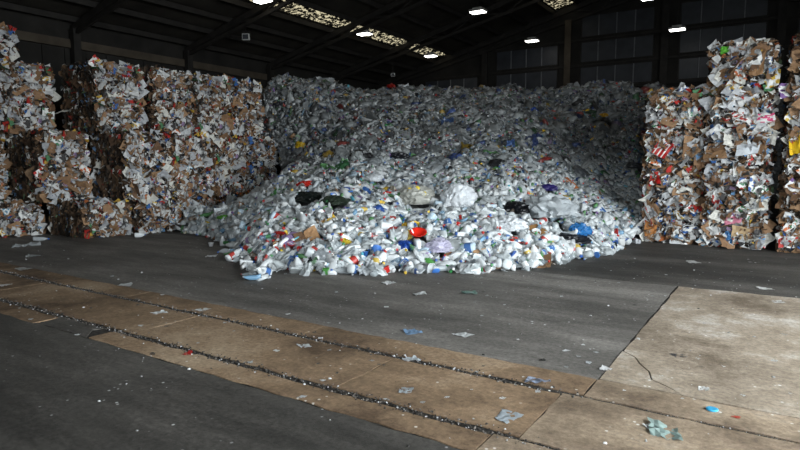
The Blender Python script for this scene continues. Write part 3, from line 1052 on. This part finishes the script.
# ------------------------------------------------------------------ the loose pile
TX = np.array([-9.0, -6.3, -5.3, -4.4, -3.42, -2.71, -2.19, -1.04, 0.0, 1.23, 2.23, 3.57, 4.95, 5.2, 9.0])
TY = np.array([15.2, 14.0, 13.8, 13.2, 11.7, 10.1, 9.2, 8.55, 8.8, 8.8, 9.15, 10.3, 11.95, 12.3, 15.0])
CX = np.array([-9.0, -5.0, -4.0, -3.0, -1.5, 0.0, 4.5, 7.0, 10.0])
CY = np.array([17.5, 17.5, 18.2, 20.0, 21.5, 22.0, 22.0, 20.5, 20.0])
GT = np.array([-1.0, 0.0, 0.025, 0.08, 0.16, 0.25, 0.40, 0.60, 0.82, 0.95, 1.05, 2.0])
GH = np.array([0.0, 0.0, 0.045, 0.10, 0.165, 0.255, 0.43, 0.68, 0.93, 1.0, 1.0, 0.96])


def lump(x, y):
    return 0.13 * np.sin(1.3 * x + 0.6 * y) * np.sin(0.9 * y - 0.7 * x + 1) + 0.07 * np.sin(3.1 * x + 1.1) * np.sin(2.7 * y + 0.4) + 0.04 * np.sin(6.3 * x - 2 * y)


def uv_of(x, y):
    return x * U.x + y * U.y, x * V.x + y * V.y


def height(x, y):
    x, y = np.asarray(x, float), np.asarray(y, float)
    yt, yc = np.interp(x, TX, TY), np.interp(x, CX, CY)
    t = (y - yt) / (yc - yt)
    g = np.interp(t, GT, GH)
    h = np.maximum(0, 4.22 * g + lump(x, y) * np.clip(t * 6, 0, 1))
    u, v = uv_of(x, y)
    k = np.maximum(np.clip((v + 11.9) / 2.9, 0, 1), np.clip((u - 11.6) / 1.8, 0, 1))
    k = k * k * (3 - 2 * k)
    lo = np.minimum(h, 0.42 + 0.12 * lump(x, y))
    return lo + (h - lo) * k


def blocked(x, y, m=0.0):
    u, v = uv_of(x, y)
    lft = (v < -12.1 + m) & (u < 12.35 + m)
    rgt = (v > -2.46 - m) & (u < 14.75 + m) & (u > 12.6)
    return lft | rgt | ((v > -2.46 - m) & (u <= 12.6))


# packed body of the pile
gx = np.arange(-9.0, 13.0, 0.16)
gy = np.arange(8.3, 33.0, 0.16)
X, Y = np.meshgrid(gx, gy, indexing='ij')
Z = height(X, Y) - 0.07
idx = -np.ones(X.shape, int)
verts, faces = [], []
uu, vv = uv_of(X, Y)
ok = (Z > -0.03) & ~blocked(X, Y, 0.0) & (uu < U_BACK - 0.35) & (vv > V_LEFT + 0.4) & (vv < 6)
for i in range(X.shape[0] - 1):
    for j in range(X.shape[1] - 1):
        if ok[i, j] and ok[i + 1, j] and ok[i, j + 1] and ok[i + 1, j + 1]:
            q = []
            for a, b in ((i, j), (i + 1, j), (i + 1, j + 1), (i, j + 1)):
                if idx[a, b] < 0:
                    idx[a, b] = len(verts)
                    nz = noise.noise(Vector((X[a, b] * 3, Y[a, b] * 3, 0))) * 0.09
                    verts.append((X[a, b], Y[a, b], max(0.002, Z[a, b] + nz)))
                q.append(idx[a, b])
            faces.append(q)
me = mesh_np('packed_rubbish', verts, faces, M['mound'])
tag(link('packed_rubbish', me), 'packed grey body of the big loose plastic pile under its top layer', 'rubbish', kind='stuff')

# scatter; room is left around the standout things
def on_pile(px, py):
    d = ray(px, py)
    t = 6.0
    while t < 30:
        q = Vector((0, 0, CAM_H)) + d * t
        if q.z <= float(height(q.x, q.y)) + 0.03:
            return q
        t += 0.03
    return q


ROOM = [(458, 208, 15), (416, 205, 17), (514, 214, 15), (545, 219, 22), (511, 231, 14), (580, 237, 11), (570, 243, 15), (548, 191, 8), (310, 203, 15), (336, 205, 12), (440, 252, 12),
        (418, 240, 13), (404, 249, 9), (312, 240, 10), (345, 246, 6), (306, 187, 8), (375, 182, 9)]
NEAR = [('bottle', 31), ('milk', 22), ('bag', 13), ('film', 5), ('tub', 12), ('tray', 6), ('detergent', 3.5), ('can', 2), ('lid', 3), ('card', 1.5)]
FAR = [('bottle', 22), ('milk', 8), ('bag', 33), ('film', 12), ('tub', 6), ('tray', 4), ('detergent', 4), ('can', 1.5), ('lid', 1), ('card', 2)]
SIZE = {'bottle': (1.05, 1.6), 'milk': (1.0, 1.4), 'bag': (0.5, 1.15), 'film': (0.5, 1.1), 'tub': (0.8, 1.35), 'tray': (0.8, 1.25), 'detergent': (0.9, 1.25), 'can': (0.95, 1.15), 'lid': (0.8, 1.2), 'card': (0.5, 1.3)}
REAL = {'bottle': 0.2, 'milk': 0.2, 'bag': 0.28, 'film': 0.26, 'tub': 0.13, 'tray': 0.2, 'detergent': 0.2, 'can': 0.12, 'lid': 0.1, 'card': 0.2}
COLS = {
    'bottle': [(54, (186, 194, 198)), (22, (146, 157, 162)), (8, (120, 160, 190)), (6, (90, 140, 90)), (6, (214, 222, 226)), (4, (110, 100, 90))],
    'milk': [(60, (214, 218, 220)), (32, (190, 196, 198)), (8, (186, 206, 220))],
    'bag': [(44, (196, 202, 204)), (20, (222, 226, 228)), (14, (150, 156, 160)), (6, (88, 92, 98)), (5, (36, 38, 44)), (4, (54, 92, 168)), (2, (60, 130, 80)), (2, (180, 50, 44)), (2, (150, 130, 170)), (1, (220, 180, 60))],
    'film': [(50, (190, 196, 200)), (18, (222, 226, 228)), (14, (140, 146, 150)), (6, (60, 66, 76)), (4, (60, 110, 180)), (3, (190, 60, 50)), (3, (90, 150, 90)), (2, (228, 190, 60))],
    'tub': [(56, (214, 216, 216)), (16, (206, 210, 212)), (8, (60, 110, 180)), (6, (196, 44, 40)), (5, (48, 52, 56)), (5, (90, 160, 80)), (4, (232, 200, 60))],
    'tray': [(40, (214, 218, 220)), (25, (168, 174, 178)), (20, (40, 42, 46)), (8, (60, 100, 150)), (7, (210, 200, 180))],
    'detergent': [(22, (54, 100, 176)), (20, (230, 232, 232)), (14, (66, 150, 84)), (12, (200, 50, 44)), (10, (232, 190, 50)), (10, (130, 90, 160)), (12, (90, 170, 190))],
    'can': [(40, (178, 180, 182)), (24, (184, 40, 36)), (18, (50, 84, 150)), (18, (62, 120, 70))],
    'lid': [(44, (226, 228, 228)), (18, (60, 110, 180)), (18, (196, 46, 40)), (20, (84, 150, 80))],
    'card': [(60, (160, 128, 96)), (40, (138, 106, 78))]}
CNAME = {
    'bottle': ['clear', 'dull clear', 'pale blue', 'green', 'bright clear', 'brownish'], 'milk': ['white', 'off-white', 'bluish white'],
    'bag': ['pale grey', 'white', 'mid grey', 'dark grey', 'black', 'blue', 'green', 'red', 'lilac', 'yellow'],
    'film': ['pale grey', 'white', 'mid grey', 'dark', 'blue', 'red', 'green', 'yellow'], 'tub': ['white', 'off-white', 'blue', 'red', 'black', 'green', 'yellow'],
    'tray': ['white', 'grey', 'black', 'blue', 'cream'], 'detergent': ['blue', 'white', 'green', 'red', 'yellow', 'purple', 'turquoise'],
    'can': ['silver', 'red', 'blue', 'green'], 'lid': ['white', 'blue', 'red', 'green'], 'card': ['light brown', 'brown']}
ACC = [(16, (52, 92, 164)), (13, (184, 50, 44)), (48, (222, 224, 224)), (12, (62, 132, 80)), (5, (216, 180, 70)), (4, (120, 84, 146))]
ACCN = ['blue', 'red', 'white', 'green', 'yellow', 'purple']
NAME = {'bottle': ('drinks_bottle', 'bottle', 'drinks bottle'), 'milk': ('milk_bottle', 'bottle', 'milk bottle'), 'bag': ('plastic_bag', 'bag', 'crumpled bag'), 'film': ('plastic_film', 'plastic film', 'film scrap'),
        'tub': ('plastic_tub', 'tub', 'food tub'), 'tray': ('food_tray', 'tray', 'food tray'), 'detergent': ('detergent_bottle', 'bottle', 'oval cleaner bottle'), 'can': ('drinks_can', 'can', 'drinks can'),
        'lid': ('tub_lid', 'lid', 'round lid'), 'card': ('cardboard_scrap', 'cardboard', 'cardboard scrap')}
LIMIT = {'bottle': 300, 'milk': 260, 'bag': 280, 'film': 160, 'tub': 220, 'tray': 120, 'detergent': 120, 'can': 60, 'lid': 70, 'card': 40}

N0 = 105000
xs = rng.uniform(-6.5, 8.8, N0)
tt = rng.uniform(-0.10, 1.06, N0)
yt, yc = np.interp(xs, TX, TY), np.interp(xs, CX, CY)
ys = yt + tt * (yc - yt)
px_ = 400 + FPX * xs / ys
keep = (px_ > 150) & (px_ < 668) & ~blocked(xs, ys, 0.06)
slope_w = (yc - yt) / 14.0
u_, v_ = uv_of(xs, ys)
keep &= rng.random(N0) < slope_w * np.where(tt < 0.22, 0.50, 0.80)
keep &= (tt > 0.0) | (rng.random(N0) < np.where(tt > -0.025, 0.22, np.where((xs < -1.9) & (xs > -3.6), 0.13 * (1 + tt * 9), 0.0)))
for rx, ry, rw in ROOM:
    q = on_pile(rx, ry)
    r_ = rw * q.y / FPX
    keep &= ((xs - q.x) / r_) ** 2 + ((ys - q.y) / (r_ * 1.1)) ** 2 > 1
xs, ys, tt = xs[keep], ys[keep], tt[keep]
hs = height(xs, ys)
e = 0.12
nx = -(height(xs + e, ys) - height(xs - e, ys)) / (2 * e)
ny = -(height(xs, ys + e) - height(xs, ys - e)) / (2 * e)
nrm = np.stack([nx, ny, np.ones_like(nx)], -1)
nrm /= np.linalg.norm(nrm, axis=1)[:, None]
n = len(xs)
kinds = np.array([k for k, _ in NEAR])
wN, wF = np.array([w for _, w in NEAR], float), np.array([w for _, w in FAR], float)
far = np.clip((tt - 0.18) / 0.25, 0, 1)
W = wN[None] / wN.sum() * (1 - far)[:, None] + wF[None] / wF.sum() * far[:, None]
cum = np.cumsum(W, axis=1)
kid = (rng.random(n)[:, None] > cum).sum(1).clip(0, len(kinds) - 1)
batches = {}
region = lambda x, t: ('at the heap edge' if t < 0.05 else 'in the front heap' if t < 0.2 else 'on the pile slope' if t < 0.45 else 'high on the pile') + \
    (', left part' if x < -1.2 else ', centre' if x < 1.5 else ', right part')
ANCH = [(on_pile(rx, ry), nm) for (rx, ry, rw), nm in zip(ROOM, ('large white bag', 'yellow-spotted bag', 'glossy black bag', 'big grey film', 'white carrier bag', 'bright blue bag', 'flat black bag', 'violet bag',
        'left black bag', 'dark green film', 'lilac bag', 'red bowl', 'dark blue bag', 'square cardboard', 'yellow bag', 'red bag', 'white domed bag'))]


def place_words(P_, t):
    best = min(ANCH, key=lambda a: (a[0] - P_).length)
    d = P_ - best[0]
    if d.length > 1.1:
        return region(P_.x, t)
    if abs(d.x) > abs(d.y):
        return ('right' if d.x > 0 else 'left') + ' of the ' + best[1]
    return ('behind the ' if d.y > 0 else 'in front of the ') + best[1]


for ki, kind in enumerate(kinds):
    sel = np.where(kid == ki)[0]
    m_ = len(sel)
    s0, s1 = SIZE[kind]
    sc = rng.uniform(s0, s1, m_) * (1 - 0.34 * far[sel])
    lying = kind in ('bottle', 'milk', 'detergent', 'can')
    if lying:
        # long axis close to the surface
        R = rotmats(m_, 0.42, normal=nrm[sel])
        R = np.stack([R[:, :, 2], R[:, :, 1], R[:, :, 0]], -1)
        R[:, :, 0] *= np.sign(np.linalg.det(R))[:, None]
    else:
        R = rotmats(m_, 0.45 if kind in ('bag', 'film', 'card') else 0.8, normal=nrm[sel])
    c1, k1 = pal(COLS[kind], m_, rng, 0.08)
    c2, k2 = pal(ACC, m_, rng, 0.05)
    c3, k3 = pal([(66, (224, 226, 226)), (11, (176, 62, 56)), (13, (70, 108, 164)), (5, (80, 136, 94)), (5, (208, 178, 86))], m_, rng, 0.05)
    # darkened up the slope: dust, and the weaker light there put into colour
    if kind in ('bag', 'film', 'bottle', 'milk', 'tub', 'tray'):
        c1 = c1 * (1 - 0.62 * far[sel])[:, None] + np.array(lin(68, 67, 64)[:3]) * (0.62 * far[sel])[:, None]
    if kind in ('bag', 'film', 'tray'):
        dark = (c1.mean(1) < 0.3) & (far[sel] < 0.3) & (rng.random(m_) < 0.75)
        k1[dark] = 0
        c1[dark] = np.array(lin(*COLS[kind][0][1])[:3])
    if kind in ('bag', 'film'):
        sc = sc * np.where((far[sel] > 0.5) & (rng.random(m_) < 0.07), 2.0, 1.0)
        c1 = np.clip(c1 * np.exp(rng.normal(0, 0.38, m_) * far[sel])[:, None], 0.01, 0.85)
    var = rng.integers(0, NV, m_)
    lift = {'bottle': 0.028, 'milk': 0.04, 'detergent': 0.03, 'can': 0.025, 'tub': 0.03, 'tray': 0.02, 'lid': 0.02, 'card': 0.03, 'bag': 0.03, 'film': 0.04}[kind]
    T = np.stack([xs[sel], ys[sel], hs[sel]], -1) + nrm[sel] * (lift * sc + rng.uniform(-0.035, 0.045, m_))[:, None]
    T[:, 2] = np.maximum(T[:, 2], {'bottle': 0.036, 'milk': 0.055, 'detergent': 0.036, 'can': 0.035, 'tub': 0.05, 'tray': 0.04, 'lid': 0.015, 'card': 0.02, 'bag': 0.04, 'film': 0.04}[kind] * sc)
    dist = np.sqrt(xs[sel] ** 2 + ys[sel] ** 2)
    rank = np.argsort(-(REAL[kind] * sc / dist))
    top = rank[:LIMIT[kind]]
    rest = rank[LIMIT[kind]:]
    obn, cat, word = NAME[kind]
    accn3 = ['white', 'red', 'blue', 'green', 'yellow']
    for i in top:
        Rm = Matrix(R[i].tolist()).to_4x4()
        mw = Matrix.Translation(Vector(T[i])) @ Rm @ Matrix.Scale(float(sc[i]), 4)
        parts = PART[kind][var[i]]
        reg = place_words(Vector(T[i]), tt[sel[i]])
        big_ = 'large ' if sc[i] > s0 + 0.66 * (s1 - s0) else 'small ' if sc[i] < s0 + 0.33 * (s1 - s0) else ''
        if len(parts) == 1:
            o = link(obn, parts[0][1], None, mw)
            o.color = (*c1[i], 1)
            lab = big_ + '%s plastic %s %s' % (CNAME[kind][k1[i]], word, reg) if kind != 'card' else big_ + '%s %s lying %s' % (CNAME[kind][k1[i]], word, reg)
        else:
            o = empty(obn, mw)
            for pn, pm, ci in parts:
                if kind == 'milk' and pn == 'wrapper' and k3[i] == 0:
                    continue
                if kind == 'bottle' and pn == 'wrapper' and i % 3 == 0:
                    continue
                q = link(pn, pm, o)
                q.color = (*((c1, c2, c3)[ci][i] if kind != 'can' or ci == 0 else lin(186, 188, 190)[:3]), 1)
            if kind == 'can':
                lab = big_ + '%s metal %s %s' % (CNAME[kind][k1[i]], word, reg)
            else:
                lab = big_ + '%s %s with %s cap %s' % (CNAME[kind][k1[i]], word, ACCN[k2[i]], reg)
        tag(o, lab, cat, word + ' pieces in the loose pile' if kind == 'film' else word + 's in the loose pile')
    for s in range(NV):
        q = rest[var[rest] == s]
        v, f, acc = LOW[kind][s]
        grp = 'bottles' if kind in ('bottle', 'milk', 'detergent') else 'films' if kind in ('bag', 'film') else 'packaging'
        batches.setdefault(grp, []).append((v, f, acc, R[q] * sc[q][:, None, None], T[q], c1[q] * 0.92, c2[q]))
for grp, nm, lab in (('bottles', 'loose_bottles', 'countless small bottles covering the upper pile'), ('films', 'loose_film', 'countless crumpled grey bags and film over the upper pile'),
                     ('packaging', 'loose_packaging', 'countless tubs, trays and lids among the upper pile')):
    tag(link(nm, merge(nm, batches[grp], M['plastic_stuff'])), lab, 'rubbish', kind='stuff')


# ------------------------------------------------------------------ standout things in the pile
def big_bag(px, py, wpx, hpx, col, name, label, cat='bag', seed=1, mat='film', turn=0.0, depth=0.8, rough=0.38):
    q = on_pile(px, py + hpx * 0.35)
    k = q.y / FPX
    w, h = wpx * k / 2, hpx * k / 2
    v, f = bag_shape(4, seed, (w, w * depth, h), rough)
    m2 = me_(name, (v, f), mat, False)
    o = link(name, m2, None, Matrix.Translation(q + Vector((0, 0.05, h * 0.45))) @ Matrix.Rotation(turn, 4, 'Y'))
    o.color = lin(*col)
    tag(o, label, cat)
    return o


big_bag(458, 197, 34, 32, (232, 236, 240), 'plastic_bag', 'large white see-through bag standing up in the middle of the pile', seed=31, rough=0.30)
bb = big_bag(416, 196, 40, 26, (200, 200, 192), 'plastic_bag', 'large grey-white bag with yellow spots, left of the white bag', seed=32, rough=0.25)
for ax, az in ((-0.13, 0.19), (0.15, 0.12), (0.02, 0.22)):
    v, f = lathe([(0.05, 0), (0.052, 0.012), (0.03, 0.02)], 12)
    o = link('yellow_spot', me_('yellow_spot', (v, f), 'plastic'), bb, Matrix.Translation((ax, -0.20, az)) @ Matrix.Rotation(1.2, 4, 'X'))
    o.color = lin(224, 200, 70)
big_bag(514, 208, 34, 17, (22, 23, 27), 'bin_bag', 'glossy black bin bag right of the large white bag', seed=33, rough=0.28)
big_bag(553, 207, 50, 32, (196, 202, 206), 'plastic_film', 'big translucent grey film sheet right of the black bin bag', 'plastic film', seed=34, rough=0.5)
big_bag(511, 224, 34, 20, (232, 236, 240), 'plastic_bag', 'white carrier bag below the black bin bag', seed=35, rough=0.3)
big_bag(580, 231, 22, 18, (52, 122, 186), 'plastic_bag', 'bright blue bag in the right part of the pile', seed=36)
big_bag(570, 239, 36, 13, (34, 36, 42), 'bin_bag', 'flat black bag below the bright blue bag', seed=37)
big_bag(548, 188, 18, 9, (52, 44, 110), 'plastic_bag', 'dark violet bag above the big grey film', seed=38)
big_bag(375, 178, 20, 11, (226, 230, 234), 'plastic_bag', 'small white domed bag above the centre of the pile', seed=39, rough=0.15)
big_bag(310, 198, 38, 14, (30, 36, 34), 'bin_bag', 'black and green bin bag in the left part of the pile', seed=40)
big_bag(336, 201, 30, 12, (52, 62, 52), 'plastic_bag', 'dark green film right of the left bin bag', seed=41)
big_bag(397, 156, 26, 10, (36, 38, 44), 'bin_bag', 'small black bin bag high on the middle slope', seed=42)
big_bag(440, 246, 30, 18, (202, 198, 220), 'plastic_bag', 'pale lilac bag in the front heap below the red bowl', seed=43)
big_bag(228, 217, 22, 6, (92, 160, 60), 'plastic_bag', 'lime green bag at the left end of the pile', seed=44)
big_bag(257, 220, 9, 10, (228, 190, 50), 'plastic_bag', 'yellow bag at the left end of the pile', seed=45)
big_bag(300, 145, 10, 10, (226, 186, 40), 'plastic_bag', 'yellow bag high on the left slope', seed=46)
big_bag(306, 184, 18, 8, (200, 48, 36), 'plastic_bag', 'red bag left of centre on the middle slope', seed=47)
big_bag(344, 190, 12, 8, (48, 84, 160), 'plastic_bag', 'blue bag right of the red bag on the middle slope', seed=48)
big_bag(345, 243, 14, 9, (236, 206, 60), 'plastic_bag', 'yellow bag in the left of the front heap', seed=49)
big_bag(596, 236, 14, 9, (216, 222, 226), 'plastic_bag', 'white bag touching the bright blue bag', seed=50)
big_bag(404, 327 - 82, 20, 12, (40, 80, 170), 'plastic_bag', 'dark blue bag left of the pale lilac bag', seed=51)
big_bag(585, 252, 22, 9, (226, 230, 234), 'plastic_bag', 'white bag at the right front edge of the heap', seed=52)
big_bag(391, 86, 8, 6, (200, 50, 40), 'plastic_bag', 'small red bag on the crest of the pile', seed=53)
big_bag(525, 87, 16, 5, (40, 130, 150), 'plastic_bag', 'turquoise bag on the crest of the pile', seed=54)
big_bag(533, 110, 9, 7, (40, 80, 170), 'plastic_bag', 'blue bag just below the right crest', seed=55)
big_bag(604, 116, 9, 7, (220, 170, 50), 'plastic_bag', 'yellow bag on the dark right slope', seed=56)
big_bag(280, 104, 14, 7, (52, 52, 58), 'plastic_bag', 'dark bag high on the left slope', seed=57)

# red bowl
q = on_pile(418, 240)
v, f = lathe([(0.07, 0.0), (0.135, 0.085), (0.150, 0.088), (0.150, 0.098), (0.130, 0.095), (0.066, 0.008), (0.02, 0.007)], 24)
o = link('red_bowl', me_('red_bowl', (v, f), 'plastic'), None, Matrix.Translation(q + Vector((0, 0, 0.06))) @ Matrix.Rotation(0.45, 4, 'X') @ Matrix.Scale(0.95, 4))
o.color = lin(214, 40, 26)
tag(o, 'bright red plastic bowl in the front heap', 'bowl')
# cardboard square and orange boards
for px, py, s, col, lab, rx in ((312, 240, 0.26, (170, 132, 96), 'square brown cardboard piece in the left of the front heap', 0.9), (568, 186, 0.42, (176, 104, 58), 'orange brown board leaning above the big grey film', 0.7),
                                (300, 241, 0.16, (120, 92, 70), 'small brown cardboard piece beside the square cardboard', 0.7), (535, 234, 0.3, (150, 112, 70), 'brown board below the white carrier bag', 0.5)):
    q = on_pile(px, py)
    v, f = sheet_shape(5, int(px), 0.12, 0.03, 0.03)
    o = link('cardboard_piece', me_('cardboard_piece', (v, f), 'sheet', False), None, Matrix.Translation(q + Vector((0, -0.06, 0.09))) @ Matrix.Rotation(rx, 4, 'X') @ Matrix.Rotation(0.5, 4, 'Z') @ Matrix.Diagonal((s * (0.45 if px == 568 else 1), s, s, 1)))
    o.color = lin(*col)
    tag(o, lab, 'cardboard')

# ------------------------------------------------------------------ litter on the floor
def litter(kind, px, py, col, label, scale=1.0, var=0, col2=(50, 100, 180), flat=1.0, rot=None):
    q = on_ground(px, py)
    lift = {'bottle': 0.036, 'milk': 0.052, 'bag': 0.35 * 0.07 * flat, 'film': 0.03 * flat, 'lid': 0.001, 'card': 0.02 * flat, 'tub': 0.03, 'tray': 0.02, 'can': 0.034}[kind] * scale
    a = random.uniform(0, 6.28) if rot is None else rot
    Rm = Matrix.Rotation(a, 4, 'Z')
    if kind in ('bottle', 'milk', 'can'):
        Rm = Rm @ Matrix.Rotation(math.pi / 2, 4, 'Y')
    mw = Matrix.Translation(q + Vector((0, 0, lift))) @ Rm @ Matrix.Diagonal((scale, scale, scale * (flat if kind not in ('bottle', 'milk', 'can') else 1), 1))
    parts = PART[kind][var % NV]
    if len(parts) == 1:
        o = link(NAME[kind][0], parts[0][1], None, mw)
        o.color = lin(*col)
    else:
        o = empty(NAME[kind][0], mw)
        for pn, pm, ci in parts:
            if pn == 'wrapper':
                continue
            k = link(pn, pm, o)
            k.color = lin(*(col if ci == 0 else col2))
    tag(o, label, NAME[kind][1])
    return o


litter('film', 27, 246, (170, 174, 176), 'crumpled clear film on the floor before the left bales', 1.3, 2, flat=0.7)
litter('bottle', 41, 241, (200, 206, 210), 'clear bottle on the floor before the leftmost bale', 1.3, 0, rot=0.1)
litter('film', 33, 256, (170, 174, 176), 'grey film scrap on the floor below the crumpled clear film', 0.8, 1, flat=0.3)
litter('milk', 140, 237, (220, 224, 226), 'white bottle on the floor before the left stack', 0.9, 0, rot=0.4)
litter('tub', 211, 246, (222, 224, 226), 'small white tub alone left of the heap', 0.8, 0)
litter('bottle', 225, 253, (204, 210, 214), 'clear bottle lying at the far left tip of the heap', 1.2, 1, rot=2.9)
litter('film', 212, 256, (216, 218, 220), 'white scrap beside the far left tip of the heap', 0.6, 3, flat=0.3)
litter('lid', 712, 410, (60, 160, 205), 'flat blue disc on the right foreground concrete', 0.72, 0)
litter('film', 508, 417, (168, 176, 182), 'flattened clear film disc on the brown concrete', 0.56, 2, flat=0.12)
litter('film', 665, 431, (150, 170, 165), 'flattened greenish wrapper on the right foreground concrete', 0.72, 4, flat=0.3, rot=2.7)
litter('film', 650, 427, (212, 214, 214), 'white crumpled end beside the flattened greenish wrapper', 0.26, 1, flat=0.5)
litter('film', 412, 360, (190, 196, 200), 'clear crumpled scrap lying over the far groove', 0.42, 0, flat=0.6)
litter('film', 407, 391, (170, 176, 180), 'dull film scrap on the middle concrete strip', 0.4, 3, flat=0.2)
litter('film', 411, 332, (120, 150, 180), 'bluish scrap on the asphalt beyond the concrete strips', 0.55, 1, flat=0.3)
litter('film', 538, 381, (150, 160, 180), 'bluish white scrap at the right end of the far groove', 0.5, 2, flat=0.5)
litter('film', 463, 335, (210, 212, 212), 'white paper strip on the asphalt, right of the bluish scrap', 0.5, 4, flat=0.25)
litter('film', 470, 293, (120, 150, 140), 'greenish film on the asphalt before the heap', 0.7, 0, flat=0.3)
litter('film', 420, 294, (214, 216, 216), 'white paper scrap on the asphalt before the heap', 0.6, 1, flat=0.3)
litter('film', 388, 283, (204, 206, 206), 'torn pale scrap on the asphalt just before the heap', 0.6, 2, flat=0.3)
litter('film', 203, 310, (206, 208, 208), 'white square scrap on the far concrete strip', 0.5, 3, flat=0.15)
litter('film', 160, 313, (214, 216, 216), 'white scrap on the far groove at left', 0.5, 0, flat=0.4)
litter('film', 304, 346, (200, 204, 206), 'clear scrap on the middle strip left of centre', 0.4, 4, flat=0.25)
litter('film', 125, 285, (180, 182, 182), 'grey scrap on the left asphalt', 0.6, 1, flat=0.2)
litter('film', 22, 269, (170, 172, 172), 'pale streak of film on the far left asphalt', 0.7, 2, flat=0.2)
litter('film', 5, 285, (200, 200, 200), 'white scrap at the left edge on the concrete strip', 0.5, 3, flat=0.2)
litter('film', 704, 389, (214, 214, 212), 'white chip above the blue disc', 0.28, 0, flat=0.4)
litter('film', 606, 369, (216, 216, 216), 'white scrap at the corner of the asphalt patch', 0.35, 1, flat=0.3)
litter('film', 188, 353, (170, 40, 40), 'small red scrap in the near groove', 0.3, 2, flat=0.4)
litter('film', 678, 356, (60, 60, 62), 'dark flat scrap on the beige slab', 0.4, 3, flat=0.12)
litter('bag', 637, 243, (218, 222, 226), 'white plastic lump at the foot of the right stack', 0.8, 3)
litter('milk', 247, 266, (222, 226, 228), 'white bottle rolled out before the left of the heap', 0.9, 2, rot=0.2)
litter('tub', 485, 272, (216, 218, 220), 'small white cup just before the heap', 0.7, 1)
litter('film', 692, 262, (206, 206, 204), 'white scrap on the floor before the right stack', 0.7, 2, flat=0.2)
litter('film', 765, 289, (206, 206, 204), 'white scrap at the far edge of the beige slab', 0.6, 3, flat=0.2)
litter('film', 778, 302, (206, 206, 204), 'white scrap near the photo edge on the beige slab', 0.5, 4, flat=0.2)
litter('film', 736, 417, (190, 60, 50), 'tiny reddish chip right of the blue disc', 0.15, 4, flat=0.3)
rs = np.random.default_rng(91)
spots = [(rs.uniform(5, 795), 252 + 150 * rs.random()) for _ in range(150)]
for px, py in spots:
    q = on_ground(px, py)
    u, v = uv_of(q.x, q.y)
    if float(height(q.x, q.y)) > 0.0 or (blocked(np.array(q.x), np.array(q.y), 0.1) and q.y > 10) or (u < 2.8 and v < -1):
        continue
    ci = int(rs.integers(4))
    where = 'asphalt by the bales' if u > 8.4 else 'beige slab' if v > -1 and u > 4.35 else 'middle asphalt' if u > 4.34 else 'brown concrete strips' if u > 2.8 else 'near asphalt'
    side = 'left' if px < 270 else 'centre' if px < 540 else 'right'
    lab = 'tiny %s paper chip on the %s, %s' % (['white', 'pale grey', 'grey', 'dark'][ci], where, side)
    o = litter('film', px, py, [(206, 208, 208), (180, 184, 186), (150, 152, 150), (70, 68, 66)][ci], lab, float(rs.uniform(0.06, 0.19)), int(rs.integers(5)), flat=0.3)
    o['group'] = 'paper chips on the floor'
    o.name = 'paper_chip'
# crumbs too small to count
nn_ = 1300
us, vv_ = rng.uniform(-1, 12.5, nn_), rng.uniform(-14, 5, nn_)
P = np.array([U.x, U.y, 0])[None] * us[:, None] + np.array([V.x, V.y, 0])[None] * vv_[:, None]
free = (height(P[:, 0], P[:, 1]) <= 0) & ~(((us > 12.5) & (vv_ > -2.5)) | ((vv_ < -12) & (us > 5)))
P, nn_ = P[free], int(free.sum())
P[:, 2] = 0.003
sz = 0.003 + 0.010 * rng.random(nn_) ** 4
CRUMBS = (nn_, P, sz)

# grit lying in the two grooves and along the strip edges
cub = np.array([(-1, -1, -.6), (1, -1, -.7), (1, 1, -.6), (-1, 1, -.7), (-.6, -.7, .6), (.7, -.5, .7), (.6, .6, .5), (-.5, .7, .7)], float)
cf = [(3, 2, 1, 0), (4, 5, 6, 7), (0, 1, 5, 4), (1, 2, 6, 5), (2, 3, 7, 6), (3, 0, 4, 7)]
for g, (uc, wd, nm) in enumerate(((3.947, 0.05, 'far'), (3.107, 0.05, 'near'))):
    nn_ = 3600
    vv_ = -11 + 15 * rng.random(nn_) ** 1.0
    us = uc + rng.normal(0, 0.03, nn_) * np.where(vv_ > -1.1, 0.35, 1.0)
    inside = np.abs(us - uc) < 0.035
    zz = np.where(inside, rng.uniform(-0.009, 0.0, nn_), 0.002)
    sz = (0.0025 + 0.006 * rng.random(nn_) ** 2) * np.where(vv_ > -1, 0.6, 1.0)
    P = np.array([U.x, U.y, 0])[None] * us[:, None] + np.array([V.x, V.y, 0])[None] * vv_[:, None]
    P[:, 2] = zz
    R = rotmats(nn_, 0.5) * sz[:, None, None]
    c1, _ = pal([(40, (70, 66, 62)), (25, (110, 104, 98)), (20, (44, 42, 40)), (7, (190, 190, 192))], nn_)
    me = merge('groove_grit', [(cub, cf, np.zeros(8, bool), R, P, c1, c1)], M['gravel'])
    tag(link('groove_grit', me), 'grey grit and crumbs filling the %s groove in the concrete strips' % nm, 'grit', kind='stuff')
nn_, P, sz = CRUMBS
c1, _ = pal([(60, (205, 206, 206)), (25, (150, 150, 148)), (15, (60, 58, 56))], nn_)
me = merge('floor_crumbs', [(cub * np.array([1, 1, 0.4]), cf, np.zeros(8, bool), rotmats(nn_, 0.1) * sz[:, None, None], P, c1, c1)], M['gravel'])
tag(link('floor_crumbs', me), 'scattered pale crumbs of plastic and paper all over the hall floor', 'crumbs', kind='stuff')
